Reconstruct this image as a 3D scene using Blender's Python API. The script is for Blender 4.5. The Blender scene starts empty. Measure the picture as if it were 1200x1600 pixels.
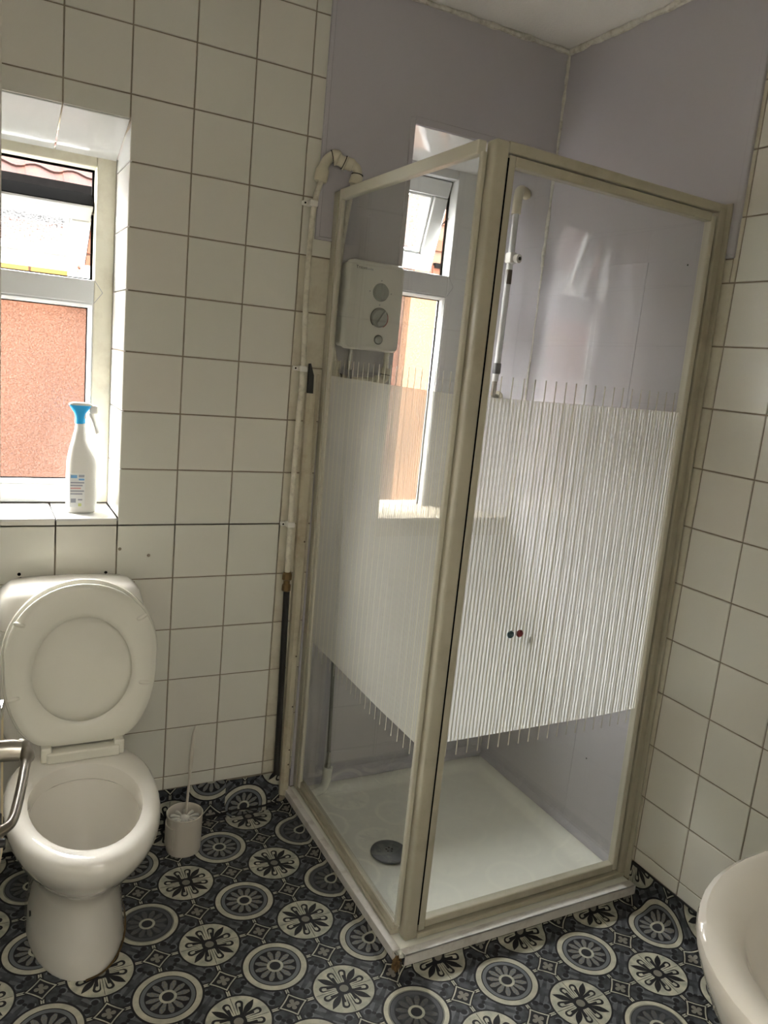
import bpy, bmesh, math, random
from mathutils import Vector, Matrix
random.seed(7)
sc = bpy.context.scene
COL = sc.collection
PI = math.pi

# ------------------------------------------------------------------ camera, world, lights, exposure
cam_d = bpy.data.cameras.new('camera'); cam = bpy.data.objects.new('camera', cam_d); COL.objects.link(cam); sc.camera = cam
cam_d.sensor_fit = 'VERTICAL'; cam_d.sensor_height = 32.0; cam_d.lens = 1216.3573 / 1600 * 32.0
cam_d.clip_start = 0.01; cam_d.clip_end = 60
R_ = ((0.884968, -0.455702, 0.095745), (-0.002784, -0.210789, -0.977528), (0.465643, 0.864814, -0.187811))
cam.matrix_world = Matrix(((R_[0][0], -R_[1][0], -R_[2][0], -0.792314),
                           (R_[0][1], -R_[1][1], -R_[2][1], -2.104677),
                           (R_[0][2], -R_[1][2], -R_[2][2], 1.401267), (0, 0, 0, 1)))
sc.view_settings.view_transform = 'Standard'; sc.view_settings.look = 'None'
sc.view_settings.gamma = 1.0; sc.view_settings.use_curve_mapping = False
sc.view_settings.exposure = 0.22
w = bpy.data.worlds.new('sky'); sc.world = w; w.use_nodes = True
bg = w.node_tree.nodes['Background']
bg.inputs['Color'].default_value = (0.955, 0.97, 0.975, 1)
# overcast sky: the zenith is three times as bright as the horizon (CIE overcast distribution)
_n, _l = w.node_tree.nodes, w.node_tree.links
_tc = _n.new('ShaderNodeTexCoord'); _sp = _n.new('ShaderNodeSeparateXYZ'); _l.new(_tc.outputs['Generated'], _sp.inputs[0])
_mr = _n.new('ShaderNodeMapRange'); _mr.inputs['From Min'].default_value = 0.0; _mr.inputs['From Max'].default_value = 1.0
_mr.inputs['To Min'].default_value = 37.0; _mr.inputs['To Max'].default_value = 111.0
_l.new(_sp.outputs['Z'], _mr.inputs['Value']); _l.new(_mr.outputs[0], bg.inputs['Strength'])
sc.cycles.max_bounces = 12; sc.cycles.diffuse_bounces = 5; sc.cycles.glossy_bounces = 4
sc.cycles.transmission_bounces = 8; sc.cycles.transparent_max_bounces = 16
sc.cycles.caustics_reflective = False; sc.cycles.caustics_refractive = False
sc.cycles.sample_clamp_indirect = 12.0
sc.cycles.use_denoising = True

def portal(x0, x1, z0, z1, y):
    d = bpy.data.lights.new('sky_portal', 'AREA'); d.shape = 'RECTANGLE'; d.size = x1 - x0; d.size_y = z1 - z0
    d.cycles.is_portal = True
    o = bpy.data.objects.new('sky_portal', d); COL.objects.link(o)
    o.location = ((x0 + x1) / 2, y, (z0 + z1) / 2); o.rotation_euler = (-PI / 2, 0, 0)
portal(-1.05, -0.45, 0.93, 1.88, 0.44)
portal(0.30, 0.70, 0.86, 2.04, 0.44)
def bulb(name, loc, power, rad, color):
    d = bpy.data.lights.new(name, 'POINT'); d.energy = power; d.shadow_soft_size = rad; d.color = color
    o = bpy.data.objects.new(name, d); COL.objects.link(o); o.location = loc
def panel(name, loc, sx, sy, power, color, rot):
    d = bpy.data.lights.new(name, 'AREA'); d.shape = 'RECTANGLE'; d.size = sx; d.size_y = sy; d.energy = power; d.color = color
    o = bpy.data.objects.new(name, d); COL.objects.link(o); o.location = loc; o.rotation_euler = rot
panel('hall_fill_light', (-0.5, -2.85, 2.34), 1.3, 1.0, 18.0, (1.0, 0.985, 0.93), (0, 0, 0))  # unseen area light added as soft fill through the doorway, no fitting

# ------------------------------------------------------------------ materials
def s2l(c): return tuple((v / 12.92 if v <= 0.04045 else ((v + 0.055) / 1.055) ** 2.4) for v in c)
def new_mat(name):
    m = bpy.data.materials.new(name); m.use_nodes = True
    return m, m.node_tree.nodes, m.node_tree.links, m.node_tree.nodes['Principled BSDF']
def mat(name, rgb, rough=0.5, metal=0.0, noise=0.0, nscale=20.0, bump=0.0, bscale=60.0, rand=0.0, spec=0.5, dirt=None, dscale=6.0, damount=0.5, coat=0.0):
    m, N, L, b = new_mat(name)
    c = s2l(rgb) + (1,)
    b.inputs['Base Color'].default_value = c; b.inputs['Roughness'].default_value = rough
    b.inputs['Metallic'].default_value = metal; b.inputs['Specular IOR Level'].default_value = spec
    b.inputs['Coat Weight'].default_value = coat; b.inputs['Coat Roughness'].default_value = 0.05
    tc = N.new('ShaderNodeTexCoord'); src = None
    rgbn = N.new('ShaderNodeRGB'); rgbn.outputs[0].default_value = c; src = rgbn.outputs[0]
    if noise:
        n = N.new('ShaderNodeTexNoise'); n.inputs['Scale'].default_value = nscale; n.inputs['Detail'].default_value = 5
        L.new(tc.outputs['Object'], n.inputs['Vector'])
        h = N.new('ShaderNodeHueSaturation'); mr = N.new('ShaderNodeMapRange')
        mr.inputs['From Min'].default_value = 0.3; mr.inputs['From Max'].default_value = 0.7
        mr.inputs['To Min'].default_value = 1 - noise; mr.inputs['To Max'].default_value = 1 + noise
        L.new(n.outputs['Fac'], mr.inputs['Value']); L.new(mr.outputs[0], h.inputs['Value']); L.new(src, h.inputs['Color']); src = h.outputs[0]
    if rand:
        oi = N.new('ShaderNodeObjectInfo'); cr = N.new('ShaderNodeMix'); cr.data_type = 'RGBA'
        a = tuple(v * (1 + rand * k) for v, k in zip(c[:3], (1.0, 0.35, 0.2))) + (1,)
        d = tuple(v * (1 + rand * k) for v, k in zip(c[:3], (-1.0, -0.25, -0.6))) + (1,)
        cr.inputs[6].default_value = a; cr.inputs[7].default_value = d
        L.new(oi.outputs['Random'], cr.inputs[0]); mx = N.new('ShaderNodeMix'); mx.data_type = 'RGBA'
        mx.inputs[0].default_value = 0.75 if noise else 1.0
        L.new(src, mx.inputs[6]); L.new(cr.outputs[2], mx.inputs[7]); src = mx.outputs[2]
    if dirt:
        n = N.new('ShaderNodeTexNoise'); n.inputs['Scale'].default_value = dscale; n.inputs['Detail'].default_value = 8; n.inputs['Roughness'].default_value = 0.65
        L.new(tc.outputs['Object'], n.inputs['Vector'])
        mr = N.new('ShaderNodeMapRange'); mr.inputs['From Min'].default_value = 0.48; mr.inputs['From Max'].default_value = 0.75
        mr.inputs['To Max'].default_value = damount
        L.new(n.outputs['Fac'], mr.inputs['Value']); mx = N.new('ShaderNodeMix'); mx.data_type = 'RGBA'
        L.new(mr.outputs[0], mx.inputs[0]); L.new(src, mx.inputs[6]); mx.inputs[7].default_value = s2l(dirt) + (1,); src = mx.outputs[2]
    L.new(src, b.inputs['Base Color'])
    if bump:
        n = N.new('ShaderNodeTexNoise'); n.inputs['Scale'].default_value = bscale; n.inputs['Detail'].default_value = 4
        L.new(tc.outputs['Object'], n.inputs['Vector'])
        bp = N.new('ShaderNodeBump'); bp.inputs['Strength'].default_value = bump; bp.inputs['Distance'].default_value = 0.003
        L.new(n.outputs['Fac'], bp.inputs['Height']); L.new(bp.outputs[0], b.inputs['Normal'])
    return m

M = {}
M['tile'] = mat('glazed_white_tile', (0.86, 0.85, 0.81), 0.16, rand=0.022, bump=0.04, bscale=9)
M['tile_stained'] = mat('stained_tile', (0.82, 0.80, 0.73), 0.25, noise=0.06, nscale=14, dirt=(0.50, 0.41, 0.27), damount=0.4, dscale=9)
M['grout'] = mat('dark_grout', (0.55, 0.51, 0.44), 0.9, noise=0.15, nscale=40)
M['reveal_tile'] = mat('reveal_tile', (0.82, 0.82, 0.81), 0.12, rand=0.02)
M['lilac'] = mat('lilac_acrylic_panel', (0.735, 0.725, 0.745), 0.04, noise=0.02, nscale=3)
M['sealant'] = mat('white_sealant', (0.86, 0.85, 0.81), 0.5, noise=0.1, nscale=60, dirt=(0.5, 0.45, 0.36), dscale=40, damount=0.6, bump=0.6, bscale=90)
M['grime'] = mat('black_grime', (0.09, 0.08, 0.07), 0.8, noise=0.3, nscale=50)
M['ceiling'] = mat('textured_ceiling', (0.96, 0.955, 0.94), 0.8, bump=1.0, bscale=160)
M['plaster'] = mat('painted_wall', (0.82, 0.80, 0.76), 0.7, noise=0.02)
M['upvc'] = mat('white_upvc', (0.85, 0.855, 0.85), 0.25, noise=0.02, nscale=8)
M['upvc_old'] = mat('yellowed_upvc', (0.89, 0.87, 0.79), 0.3, noise=0.03, nscale=12, dirt=(0.6, 0.5, 0.33), damount=0.3, dscale=14)
M['gasket'] = mat('black_gasket', (0.035, 0.03, 0.027), 0.9, spec=0.02)
M['frame'] = mat('cream_enamelled_aluminium', (0.70, 0.68, 0.605), 0.35, noise=0.03, nscale=8, dirt=(0.46, 0.39, 0.28), dscale=9, damount=0.35)
M['frame_clean'] = mat('cream_enamel_frame', (0.78, 0.765, 0.70), 0.3, noise=0.02, nscale=8)
M['tray'] = mat('white_acrylic_tray', (0.955, 0.955, 0.915), 0.12, noise=0.02, nscale=6)
M['strip'] = mat('white_pvc_strip', (0.86, 0.85, 0.83), 0.35, noise=0.05, nscale=15, dirt=(0.45, 0.35, 0.25), dscale=18, damount=0.45)
M['waste'] = mat('grey_waste_cover', (0.40, 0.41, 0.42), 0.35, noise=0.1, nscale=30)
M['ceramic'] = mat('white_ceramic', (0.90, 0.885, 0.85), 0.07, coat=0.5)
M['seat'] = mat('white_plastic_seat', (0.86, 0.85, 0.80), 0.22)
M['plastic'] = mat('white_plastic', (0.88, 0.87, 0.84), 0.3)
M['brush_pl'] = mat('off_white_plastic', (0.78, 0.755, 0.71), 0.4)
M['pipe'] = mat('white_painted_pipe', (0.83, 0.81, 0.74), 0.35, noise=0.05, nscale=30, dirt=(0.4, 0.33, 0.25), dscale=35, damount=0.5)
M['fitting'] = mat('aged_plastic_fitting', (0.80, 0.775, 0.69), 0.4, noise=0.05)
M['brass'] = mat('tarnished_brass', (0.42, 0.34, 0.22), 0.4, metal=0.7, noise=0.2)
M['black_pipe'] = mat('black_pipe', (0.07, 0.06, 0.05), 0.5)
M['foam'] = mat('dark_grey_pipe_foam', (0.20, 0.20, 0.19), 0.8)
M['trunk'] = mat('stained_cream_trunking', (0.76, 0.73, 0.64), 0.4, noise=0.06, nscale=12, dirt=(0.50, 0.38, 0.22), dscale=10, damount=0.6)
M['chrome'] = mat('chrome', (0.75, 0.75, 0.74), 0.15, metal=1.0)
M['hose'] = mat('grey_metal_hose', (0.45, 0.46, 0.45), 0.3, metal=0.9)
M['satin'] = mat('satin_chrome', (0.62, 0.60, 0.56), 0.28, metal=1.0)
M['rust'] = mat('peeled_rusty_metal', (0.35, 0.30, 0.25), 0.6, noise=0.3, nscale=80)
M['dial'] = mat('grey_dial', (0.62, 0.63, 0.61), 0.2, spec=0.7)
M['dark'] = mat('dark_print', (0.16, 0.16, 0.17), 0.5)
M['red'] = mat('red_print', (0.62, 0.10, 0.10), 0.4)
M['dark_red'] = mat('dark_red_knob', (0.38, 0.10, 0.11), 0.15, spec=0.8)
M['teal'] = mat('teal_grey_knob', (0.18, 0.28, 0.30), 0.12, spec=0.8)
M['green_grey'] = mat('green_grey_knob', (0.25, 0.29, 0.24), 0.15, spec=0.8)
M['blue'] = mat('bright_blue_plastic', (0.10, 0.62, 0.86), 0.3)
M['label_w'] = mat('paper_label', (0.90, 0.90, 0.89), 0.5)
M['label_g'] = mat('grey_print', (0.58, 0.59, 0.62), 0.5)
M['label_b'] = mat('blue_print', (0.42, 0.62, 0.80), 0.5)
M['label_y'] = mat('yellow_green_print', (0.72, 0.74, 0.45), 0.5)
M['label_r'] = mat('pale_red_print', (0.80, 0.60, 0.58), 0.5)
M['door'] = mat('cream_painted_door', (0.83, 0.81, 0.76), 0.4, noise=0.02)
M['lock'] = mat('cream_painted_lock', (0.82, 0.75, 0.58), 0.4, noise=0.08, nscale=40)
M['brick'] = mat('orange_brick', (0.22, 0.115, 0.075), 0.85, spec=0.1, noise=0.12, nscale=25, rand=0.12)
M['yellow_brick'] = mat('yellow_brick', (0.26, 0.18, 0.07), 0.85, spec=0.1, noise=0.1, nscale=25)
M['mortar'] = mat('pale_mortar', (0.23, 0.165, 0.13), 0.95, spec=0.1, noise=0.1, nscale=30)
M['render'] = mat('orange_painted_render', (0.19, 0.108, 0.062), 0.85, spec=0.1, noise=0.12, nscale=2.5)
M['render_brightened'] = mat('brightened_peach_render', (0.30, 0.215, 0.15), 0.85, spec=0.1, noise=0.25, nscale=3)  # lighter copy of the render: brightness put into the colour behind the shower window
M['rooftile'] = mat('pink_clay_roof_tile', (0.10, 0.06, 0.052), 0.85, spec=0.02, noise=0.1, nscale=10, rand=0.08, dirt=(0.2, 0.1, 0.05), dscale=20, damount=0.5)
M['ground'] = mat('grey_concrete', (0.55, 0.54, 0.52), 0.9, noise=0.1)
M['paving'] = mat('dark_alley_paving', (0.24, 0.235, 0.23), 0.95, spec=0.1, noise=0.1)
M['gutter'] = mat('black_gutter', (0.012, 0.010, 0.009), 0.9, noise=0.3, spec=0.02)
M['rustchain'] = mat('rusty_chain', (0.55, 0.32, 0.22), 0.5, metal=0.5)
M['lampshade'] = mat('opal_lampshade', (0.95, 0.93, 0.88), 0.4)

def frosted(name, tmax):
    m, N, L, b = new_mat(name); N.remove(b); out = N['Material Output']
    tc = N.new('ShaderNodeTexCoord')
    def noise(sc_, det):
        n = N.new('ShaderNodeTexNoise'); n.inputs['Scale'].default_value = sc_; n.inputs['Detail'].default_value = det; L.new(tc.outputs['Object'], n.inputs['Vector']); return n.outputs['Fac']
    def rng(src, a0, a1, b0, b1):
        r = N.new('ShaderNodeMapRange'); r.inputs['From Min'].default_value = a0; r.inputs['From Max'].default_value = a1; r.inputs['To Min'].default_value = b0; r.inputs['To Max'].default_value = b1
        L.new(src, r.inputs['Value']); return r.outputs[0]
    tl = N.new('ShaderNodeBsdfTranslucent'); tl.inputs['Color'].default_value = (0.95, 0.95, 0.95, 1)
    tp = N.new('ShaderNodeBsdfTransparent'); cm = N.new('ShaderNodeMix'); cm.data_type = 'RGBA'
    cm.inputs[6].default_value = (0.76, 0.74, 0.72, 1); cm.inputs[7].default_value = (1, 1, 1, 1); L.new(rng(noise(260, 1), .4, .6, 0, 1), cm.inputs[0]); L.new(cm.outputs[2], tp.inputs['Color'])
    gl = N.new('ShaderNodeBsdfGlossy'); gl.inputs['Roughness'].default_value = 0.1
    bp = N.new('ShaderNodeBump'); bp.inputs['Strength'].default_value = 0.8; bp.inputs['Distance'].default_value = 0.002; L.new(noise(200, 2), bp.inputs['Height']); L.new(bp.outputs[0], gl.inputs['Normal'])
    c = N.new('ShaderNodeMixShader'); L.new(rng(noise(230, 2), .38, .62, tmax * .05, tmax), c.inputs[0]); L.new(tp.outputs[0], c.inputs[1]); L.new(tl.outputs[0], c.inputs[2])
    g = N.new('ShaderNodeMixShader'); g.inputs[0].default_value = 0.03; L.new(c.outputs[0], g.inputs[1]); L.new(gl.outputs[0], g.inputs[2])
    L.new(g.outputs[0], out.inputs['Surface']); return m
M['frosted'] = frosted('obscured_glass', .008); M['frosted_sash'] = frosted('translucent_sash_glass', .022)  # the sash copy scatters more, so its panes turn whiter

# ---- small expression builder over Math nodes
class Ex:
    T = None
    def __init__(s, v): s.v = v
    @staticmethod
    def op(o, *a):
        n = Ex.T.nodes.new('ShaderNodeMath'); n.operation = o
        for i, x in enumerate(a):
            x = x.v if isinstance(x, Ex) else x
            if isinstance(x, (int, float)): n.inputs[i].default_value = x
            else: Ex.T.links.new(x, n.inputs[i])
        return Ex(n.outputs[0])
    def __add__(s, o): return Ex.op('ADD', s, o)
    __radd__ = __add__
    def __sub__(s, o): return Ex.op('SUBTRACT', s, o)
    def __rsub__(s, o): return Ex.op('SUBTRACT', o, s)
    def __mul__(s, o): return Ex.op('MULTIPLY', s, o)
    __rmul__ = __mul__
    def __truediv__(s, o): return Ex.op('DIVIDE', s, o)
    def __lt__(s, o): return Ex.op('LESS_THAN', s, o)
    def __gt__(s, o): return Ex.op('GREATER_THAN', s, o)
def mx(a, b): return Ex.op('MAXIMUM', a, b)
def mn(a, b): return Ex.op('MINIMUM', a, b)
def sq(a): return Ex.op('SQRT', a)
def cs(a): return Ex.op('COSINE', a)
def sn(a): return Ex.op('SINE', a)
def ab(a): return Ex.op('ABSOLUTE', a)
def clamp01(a): return mn(mx(a, 0.0), 1.0)
def length(a, b): return sq(a * a + b * b)
def taper(a, b, p0, r0, p1, r1):                     # signed distance of a tapered capsule
    dx, dy = p1[0] - p0[0], p1[1] - p0[1]; l2 = dx * dx + dy * dy
    t = clamp01(((a - p0[0]) * dx + (b - p0[1]) * dy) / l2)
    return length(a - p0[0] - t * dx, b - p0[1] - t * dy) - (t * (r1 - r0) + r0)

def vinyl():
    m, N, L, bsdf = new_mat('patterned_vinyl'); Ex.T = m.node_tree
    uv = N.new('ShaderNodeUVMap'); sp = N.new('ShaderNodeSeparateXYZ'); L.new(uv.outputs[0], sp.inputs[0])
    x, y = Ex(sp.outputs[0]), Ex(sp.outputs[1])
    PX, PY = 0.2465 / 2, 0.238 / 2
    u = Ex.op('PINGPONG', (x + 0.0508) / PX, 1.0); v = Ex.op('PINGPONG', (y + 0.2831) / PY, 1.0)
    a, b = mx(u, v), mn(u, v)
    r1 = length(a, b); ia, ib = 1.0 - a, 1.0 - b
    r2 = length(ia, ib)
    du, dv = ia, b
    p, q = mx(du, dv), mn(du, dv); rd = length(du, dv)
    noise = N.new('ShaderNodeTexNoise'); noise.inputs['Scale'].default_value = 45; noise.inputs['Detail'].default_value = 6; L.new(uv.outputs[0], noise.inputs['Vector'])
    nz = Ex(noise.outputs['Fac'])
    n2 = N.new('ShaderNodeTexNoise'); n2.inputs['Scale'].default_value = 230; n2.inputs['Detail'].default_value = 3; L.new(uv.outputs[0], n2.inputs['Vector'])
    nf = Ex(n2.outputs['Fac'])
    def rgb(c):
        n = N.new('ShaderNodeRGB'); n.outputs[0].default_value = s2l(c) + (1,); return n.outputs[0]
    def mix(f, A, B):
        n = N.new('ShaderNodeMix'); n.data_type = 'RGBA'; L.new(f.v, n.inputs[0]); L.new(A, n.inputs[6]); L.new(B, n.inputs[7]); return n.outputs[2]
    BLK = rgb((0.105, 0.105, 0.115)); CRM = rgb((0.76, 0.745, 0.67)); CRM2 = rgb((0.60, 0.60, 0.55)); SLT = rgb((0.30, 0.31, 0.325)); SLL = rgb((0.41, 0.42, 0.435)); PET = rgb((0.48, 0.465, 0.43)); RING = rgb((0.66, 0.65, 0.59)); DGR = rgb((0.17, 0.17, 0.185))
    mott = clamp01((nz - 0.35) * 3.0)
    CR = mix(mott, CRM2, CRM); SL = mix(mott, DGR, SLT)
    col = SL
    th = Ex.op('ARCTAN2', dv, du)
    fan = (cs(th * 20.0) > 0.1) * (rd > 0.44) * (rd < 0.62)
    col = mix(fan * 0.6, col, SLL)
    blob = length(p - 0.33, q - 0.185) 
    hook = (ab(blob - 0.078) < 0.011) * (p > 0.31)
    col = mix(hook, col, SLL); col = mix(blob < 0.055, col, BLK)
    bl2 = length(p - 0.285, q - 0.265); col = mix(bl2 < 0.03, col, BLK)
    s = du + dv + p * q * 1.2
    col = mix((q < 0.062), col, BLK); col = mix(q < 0.03, col, CR); col = mix(q < 0.005, col, DGR)
    col = mix(s < 0.30, col, BLK); col = mix(s < 0.262, col, CR); col = mix(s < 0.222, col, BLK)
    pet = mn(length(p - 0.075, q) - 0.045, length(p, q) - 0.05)
    col = mix(pet < 0.0, col, PET)
    # flower disc
    col = mix(r1 < 0.605, col, BLK); col = mix(r1 < 0.57, col, CR)
    td = taper(a, b, (0.10, 0.07), 0.035, (0.375, 0.115), 0.072)
    ti = taper(a, b, (0.15, 0.052), 0.012, (0.365, 0.105), 0.036)
    fdark = mix(nf > 0.62, BLK, DGR)
    fl = mix(td < 0.0, CR, fdark); fl = mix(ti < 0.0, fl, CR)
    fl = mix(taper(a, b, (0.16, 0.085), 0.012, (0.29, 0.10), 0.022) < 0.0, fl, fdark)
    fl = mix(b < 0.028, fl, CR)
    e, f = (a + b) * 0.70711, (a - b) * 0.70711
    lens = sn(clamp01((e - 0.15) / 0.39) * PI) * 0.062 - ab(f)
    fl = mix((lens > 0.0) * (e > 0.15), fl, fdark)
    fl = mix(r1 < 0.145, fl, fdark)
    fl = mix((lens * 0.0 + r1 < 0.085), fl, PET)
    fl = mix((b < 0.005) * (r1 > 0.15), fl, DGR)
    col = mix(r1 < 0.55, col, fl)
    # wheel disc
    col = mix(r2 < 0.64, col, BLK); col = mix(r2 < 0.60, col, mix(mott, RING, CRM)); col = mix(r2 < 0.495, col, BLK)
    col = mix(r2 < 0.475, col, SLL); col = mix(r2 < 0.405, col, BLK)
    t2 = Ex.op('ARCTAN2', ib, ia)
    pm = (cs(t2 * 12.0) + 0.55 - clamp01((r2 - 0.30) * 12.0) * 1.3 > 0.0) * (r2 > 0.12) * (r2 < 0.385)
    wn = N.new('ShaderNodeTexWhiteNoise'); wn.noise_dimensions = '2D'; cmb = N.new('ShaderNodeCombineXYZ')
    L.new(Ex.op('FLOOR', (x + 0.0508) / (2 * PX)).v, cmb.inputs[0]); L.new(Ex.op('FLOOR', (y + 0.2831) / (2 * PY)).v, cmb.inputs[1]); L.new(cmb.outputs[0], wn.inputs['Vector'])
    worn = (Ex(wn.outputs['Value']) > 0.5) * (r2 < 0.52)          # some rosettes are printed worn and faded
    col = mix(pm, col, mix(nf > 0.5, PET, SLL)); col = mix(worn * clamp01(nz * 1.5 - 0.1), col, SL); col = mix(r2 < 0.155, col, CR); col = mix(r2 < 0.105, col, DGR)
    L.new(col, bsdf.inputs['Base Color']); bsdf.inputs['Roughness'].default_value = 0.48; bsdf.inputs['Specular IOR Level'].default_value = 0.25
    bp = N.new('ShaderNodeBump'); bp.inputs['Strength'].default_value = 0.15; bp.inputs['Distance'].default_value = 0.001
    L.new(nf.v, bp.inputs['Height']); L.new(bp.outputs[0], bsdf.inputs['Normal'])
    return m
M['vinyl'] = vinyl()

def striped_glass(axis):
    m, N, L, bsdf = new_mat('striped_shower_glass_' + axis.lower()); N.remove(bsdf); Ex.T = m.node_tree; out = N['Material Output']
    g = N.new('ShaderNodeNewGeometry'); sp = N.new('ShaderNodeSeparateXYZ'); L.new(g.outputs['Position'], sp.inputs[0])
    s = Ex(sp.outputs[axis]); z = Ex(sp.outputs['Z'])
    s = s - (0.204 if axis == 'X' else -0.566)
    k = Ex.op('PINGPONG', s, 0.005)          # distance to the nearest fine line (10 mm pitch)
    k3 = Ex.op('PINGPONG', s, 0.0152)        # distance to the nearest long line (30 mm pitch)
    nrm = N.new('ShaderNodeSeparateXYZ'); L.new(g.outputs['True Normal'], nrm.inputs[0])
    side = Ex(nrm.outputs['Y' if axis == 'X' else 'X']) * (1.0 - 2.0 * Ex(g.outputs['Backfacing']))
    outer = side < -0.5                       # the print sits on the outer face of the pane only
    fine = (z > 0.556) * (z < 1.350); longz = (z > 0.519) * (z < 1.396)
    line = mx((k < 0.0014) * fine, (k3 < 0.0015) * longz)
    veil = (k > 0.0019) * fine * outer; line = line * outer
    tp = N.new('ShaderNodeBsdfTransparent'); tp.inputs[0].default_value = (0.975, 0.985, 0.98, 1)
    gl = N.new('ShaderNodeBsdfGlossy'); gl.inputs['Roughness'].default_value = 0.0
    dt = N.new('ShaderNodeVectorMath'); dt.operation = 'DOT_PRODUCT'; L.new(g.outputs['Normal'], dt.inputs[0]); L.new(g.outputs['Incoming'], dt.inputs[1])
    cosv = ab(Ex(dt.outputs['Value'])); f5 = Ex.op('POWER', 1.0 - cosv, 5.0)      # Schlick reflectance of one glass face
    glass = N.new('ShaderNodeMixShader'); L.new((f5 * 0.955 + 0.045).v, glass.inputs[0]); L.new(tp.outputs[0], glass.inputs[1]); L.new(gl.outputs[0], glass.inputs[2])
    rb = N.new('ShaderNodeBump'); rb.inputs['Strength'].default_value = 1.0; rb.inputs['Distance'].default_value = 0.0012; L.new((line * 1.0).v, rb.inputs['Height'])   # the ink stands proud
    df = N.new('ShaderNodeBsdfDiffuse'); df.inputs[0].default_value = s2l((0.82, 0.81, 0.74)) + (1,)
    tl = N.new('ShaderNodeBsdfTranslucent'); tl.inputs[0].default_value = s2l((0.98, 0.98, 0.96)) + (1,)
    L.new(rb.outputs[0], df.inputs['Normal']); L.new(rb.outputs[0], tl.inputs['Normal'])
    ink = N.new('ShaderNodeMixShader'); ink.inputs[0].default_value = 0.05; L.new(df.outputs[0], ink.inputs[1]); L.new(tl.outputs[0], ink.inputs[2])
    frost = N.new('ShaderNodeMixShader'); frost.inputs[0].default_value = 0.85; L.new(df.outputs[0], frost.inputs[1]); L.new(tl.outputs[0], frost.inputs[2])
    vm = N.new('ShaderNodeMixShader'); L.new((veil * 0.60).v, vm.inputs[0]); L.new(glass.outputs[0], vm.inputs[1]); L.new(frost.outputs[0], vm.inputs[2])
    lm = N.new('ShaderNodeMixShader'); L.new((line * 0.96).v, lm.inputs[0]); L.new(vm.outputs[0], lm.inputs[1]); L.new(ink.outputs[0], lm.inputs[2])
    L.new(lm.outputs[0], out.inputs['Surface']); return m
M['glass_x'] = striped_glass('X'); M['glass_y'] = striped_glass('Y')

# ------------------------------------------------------------------ builders
def link(name, bm, m, parent=None, smooth=False):
    me = bpy.data.meshes.new(name); bmesh.ops.recalc_face_normals(bm, faces=bm.faces); bm.to_mesh(me); bm.free()
    if smooth:
        for p in me.polygons: p.use_smooth = True
        me.set_sharp_from_angle(angle=math.radians(38))
    o = bpy.data.objects.new(name, me); COL.objects.link(o)
    me.materials.append(M[m] if isinstance(m, str) else m)
    if parent: o.parent = parent
    return o
def tag(o, label=None, cat=None, group=None, kind=None):
    if label: o['label'] = label
    if cat: o['category'] = cat
    if group: o['group'] = group
    if kind: o['kind'] = kind
    return o
def empty(name, loc=(0, 0, 0)):
    o = bpy.data.objects.new(name, None); COL.objects.link(o); o.location = loc; o.empty_display_size = 0.05
    return o
def settle(o):                                    # children built in world coordinates: keep them there
    M_ = Matrix.Translation(-o.location)
    for c in o.children: c.matrix_parent_inverse = M_
def box(bm, x0, x1, y0, y1, z0, z1, bev=0.0, seg=1, xf=None):
    g = bmesh.ops.create_cube(bm, size=1.0); vs = g['verts']
    for v in vs: v.co = Vector((x0 + (v.co.x + .5) * (x1 - x0), y0 + (v.co.y + .5) * (y1 - y0), z0 + (v.co.z + .5) * (z1 - z0)))
    if bev:
        es = list({e for v in vs for e in v.link_edges})
        r = bmesh.ops.bevel(bm, geom=es, offset=bev, segments=seg, affect='EDGES', profile=0.5)
        vs = list({v for f in r['faces'] for v in f.verts})
    return vs
def obox(name, m, parent, x0, x1, y0, y1, z0, z1, bev=0.0, seg=1, f=None, smooth=False):
    bm = bmesh.new(); box(bm, x0, x1, y0, y1, z0, z1, bev, seg)
    if f:
        for v in bm.verts: v.co = Vector(f(*v.co))
    return link(name, bm, m, parent, smooth)
def prism(bm, pts, axis, a0, a1):                 # extrude polygon; pts in the two other axes
    def mk(p, a): return {'x': (a, p[0], p[1]), 'y': (p[0], a, p[1]), 'z': (p[0], p[1], a)}[axis]
    A = [bm.verts.new(mk(p, a0)) for p in pts]; B = [bm.verts.new(mk(p, a1)) for p in pts]
    bm.faces.new(A); bm.faces.new(B); n = len(pts)
    for i in range(n): bm.faces.new((A[i], A[(i + 1) % n], B[(i + 1) % n], B[i]))
def loft(bm, rings, cap0=True, cap1=True):
    R = [[bm.verts.new(p) for p in r] for r in rings]; n = len(R[0])
    for A, B in zip(R, R[1:]):
        for i in range(n): bm.faces.new((A[i], A[(i + 1) % n], B[(i + 1) % n], B[i]))
    if cap0: bm.faces.new(R[0])
    if cap1: bm.faces.new(R[-1])
def tube(bm, pts, rad, n=12, caps=True):
    pts = [Vector(p) for p in pts]; rads = rad if isinstance(rad, (list, tuple)) else [rad] * len(pts)
    rings = []; up = None
    for i, p in enumerate(pts):
        d = (pts[min(i + 1, len(pts) - 1)] - pts[max(i - 1, 0)]).normalized()
        if up is None:
            up = Vector((0, 0, 1)) if abs(d.z) < .9 else Vector((0, 1, 0))
        s = d.cross(up).normalized(); up = s.cross(d).normalized()
        rings.append([p + (s * math.cos(2 * PI * k / n) + up * math.sin(2 * PI * k / n)) * rads[i] for k in range(n)])
    loft(bm, rings, caps, caps)
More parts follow.
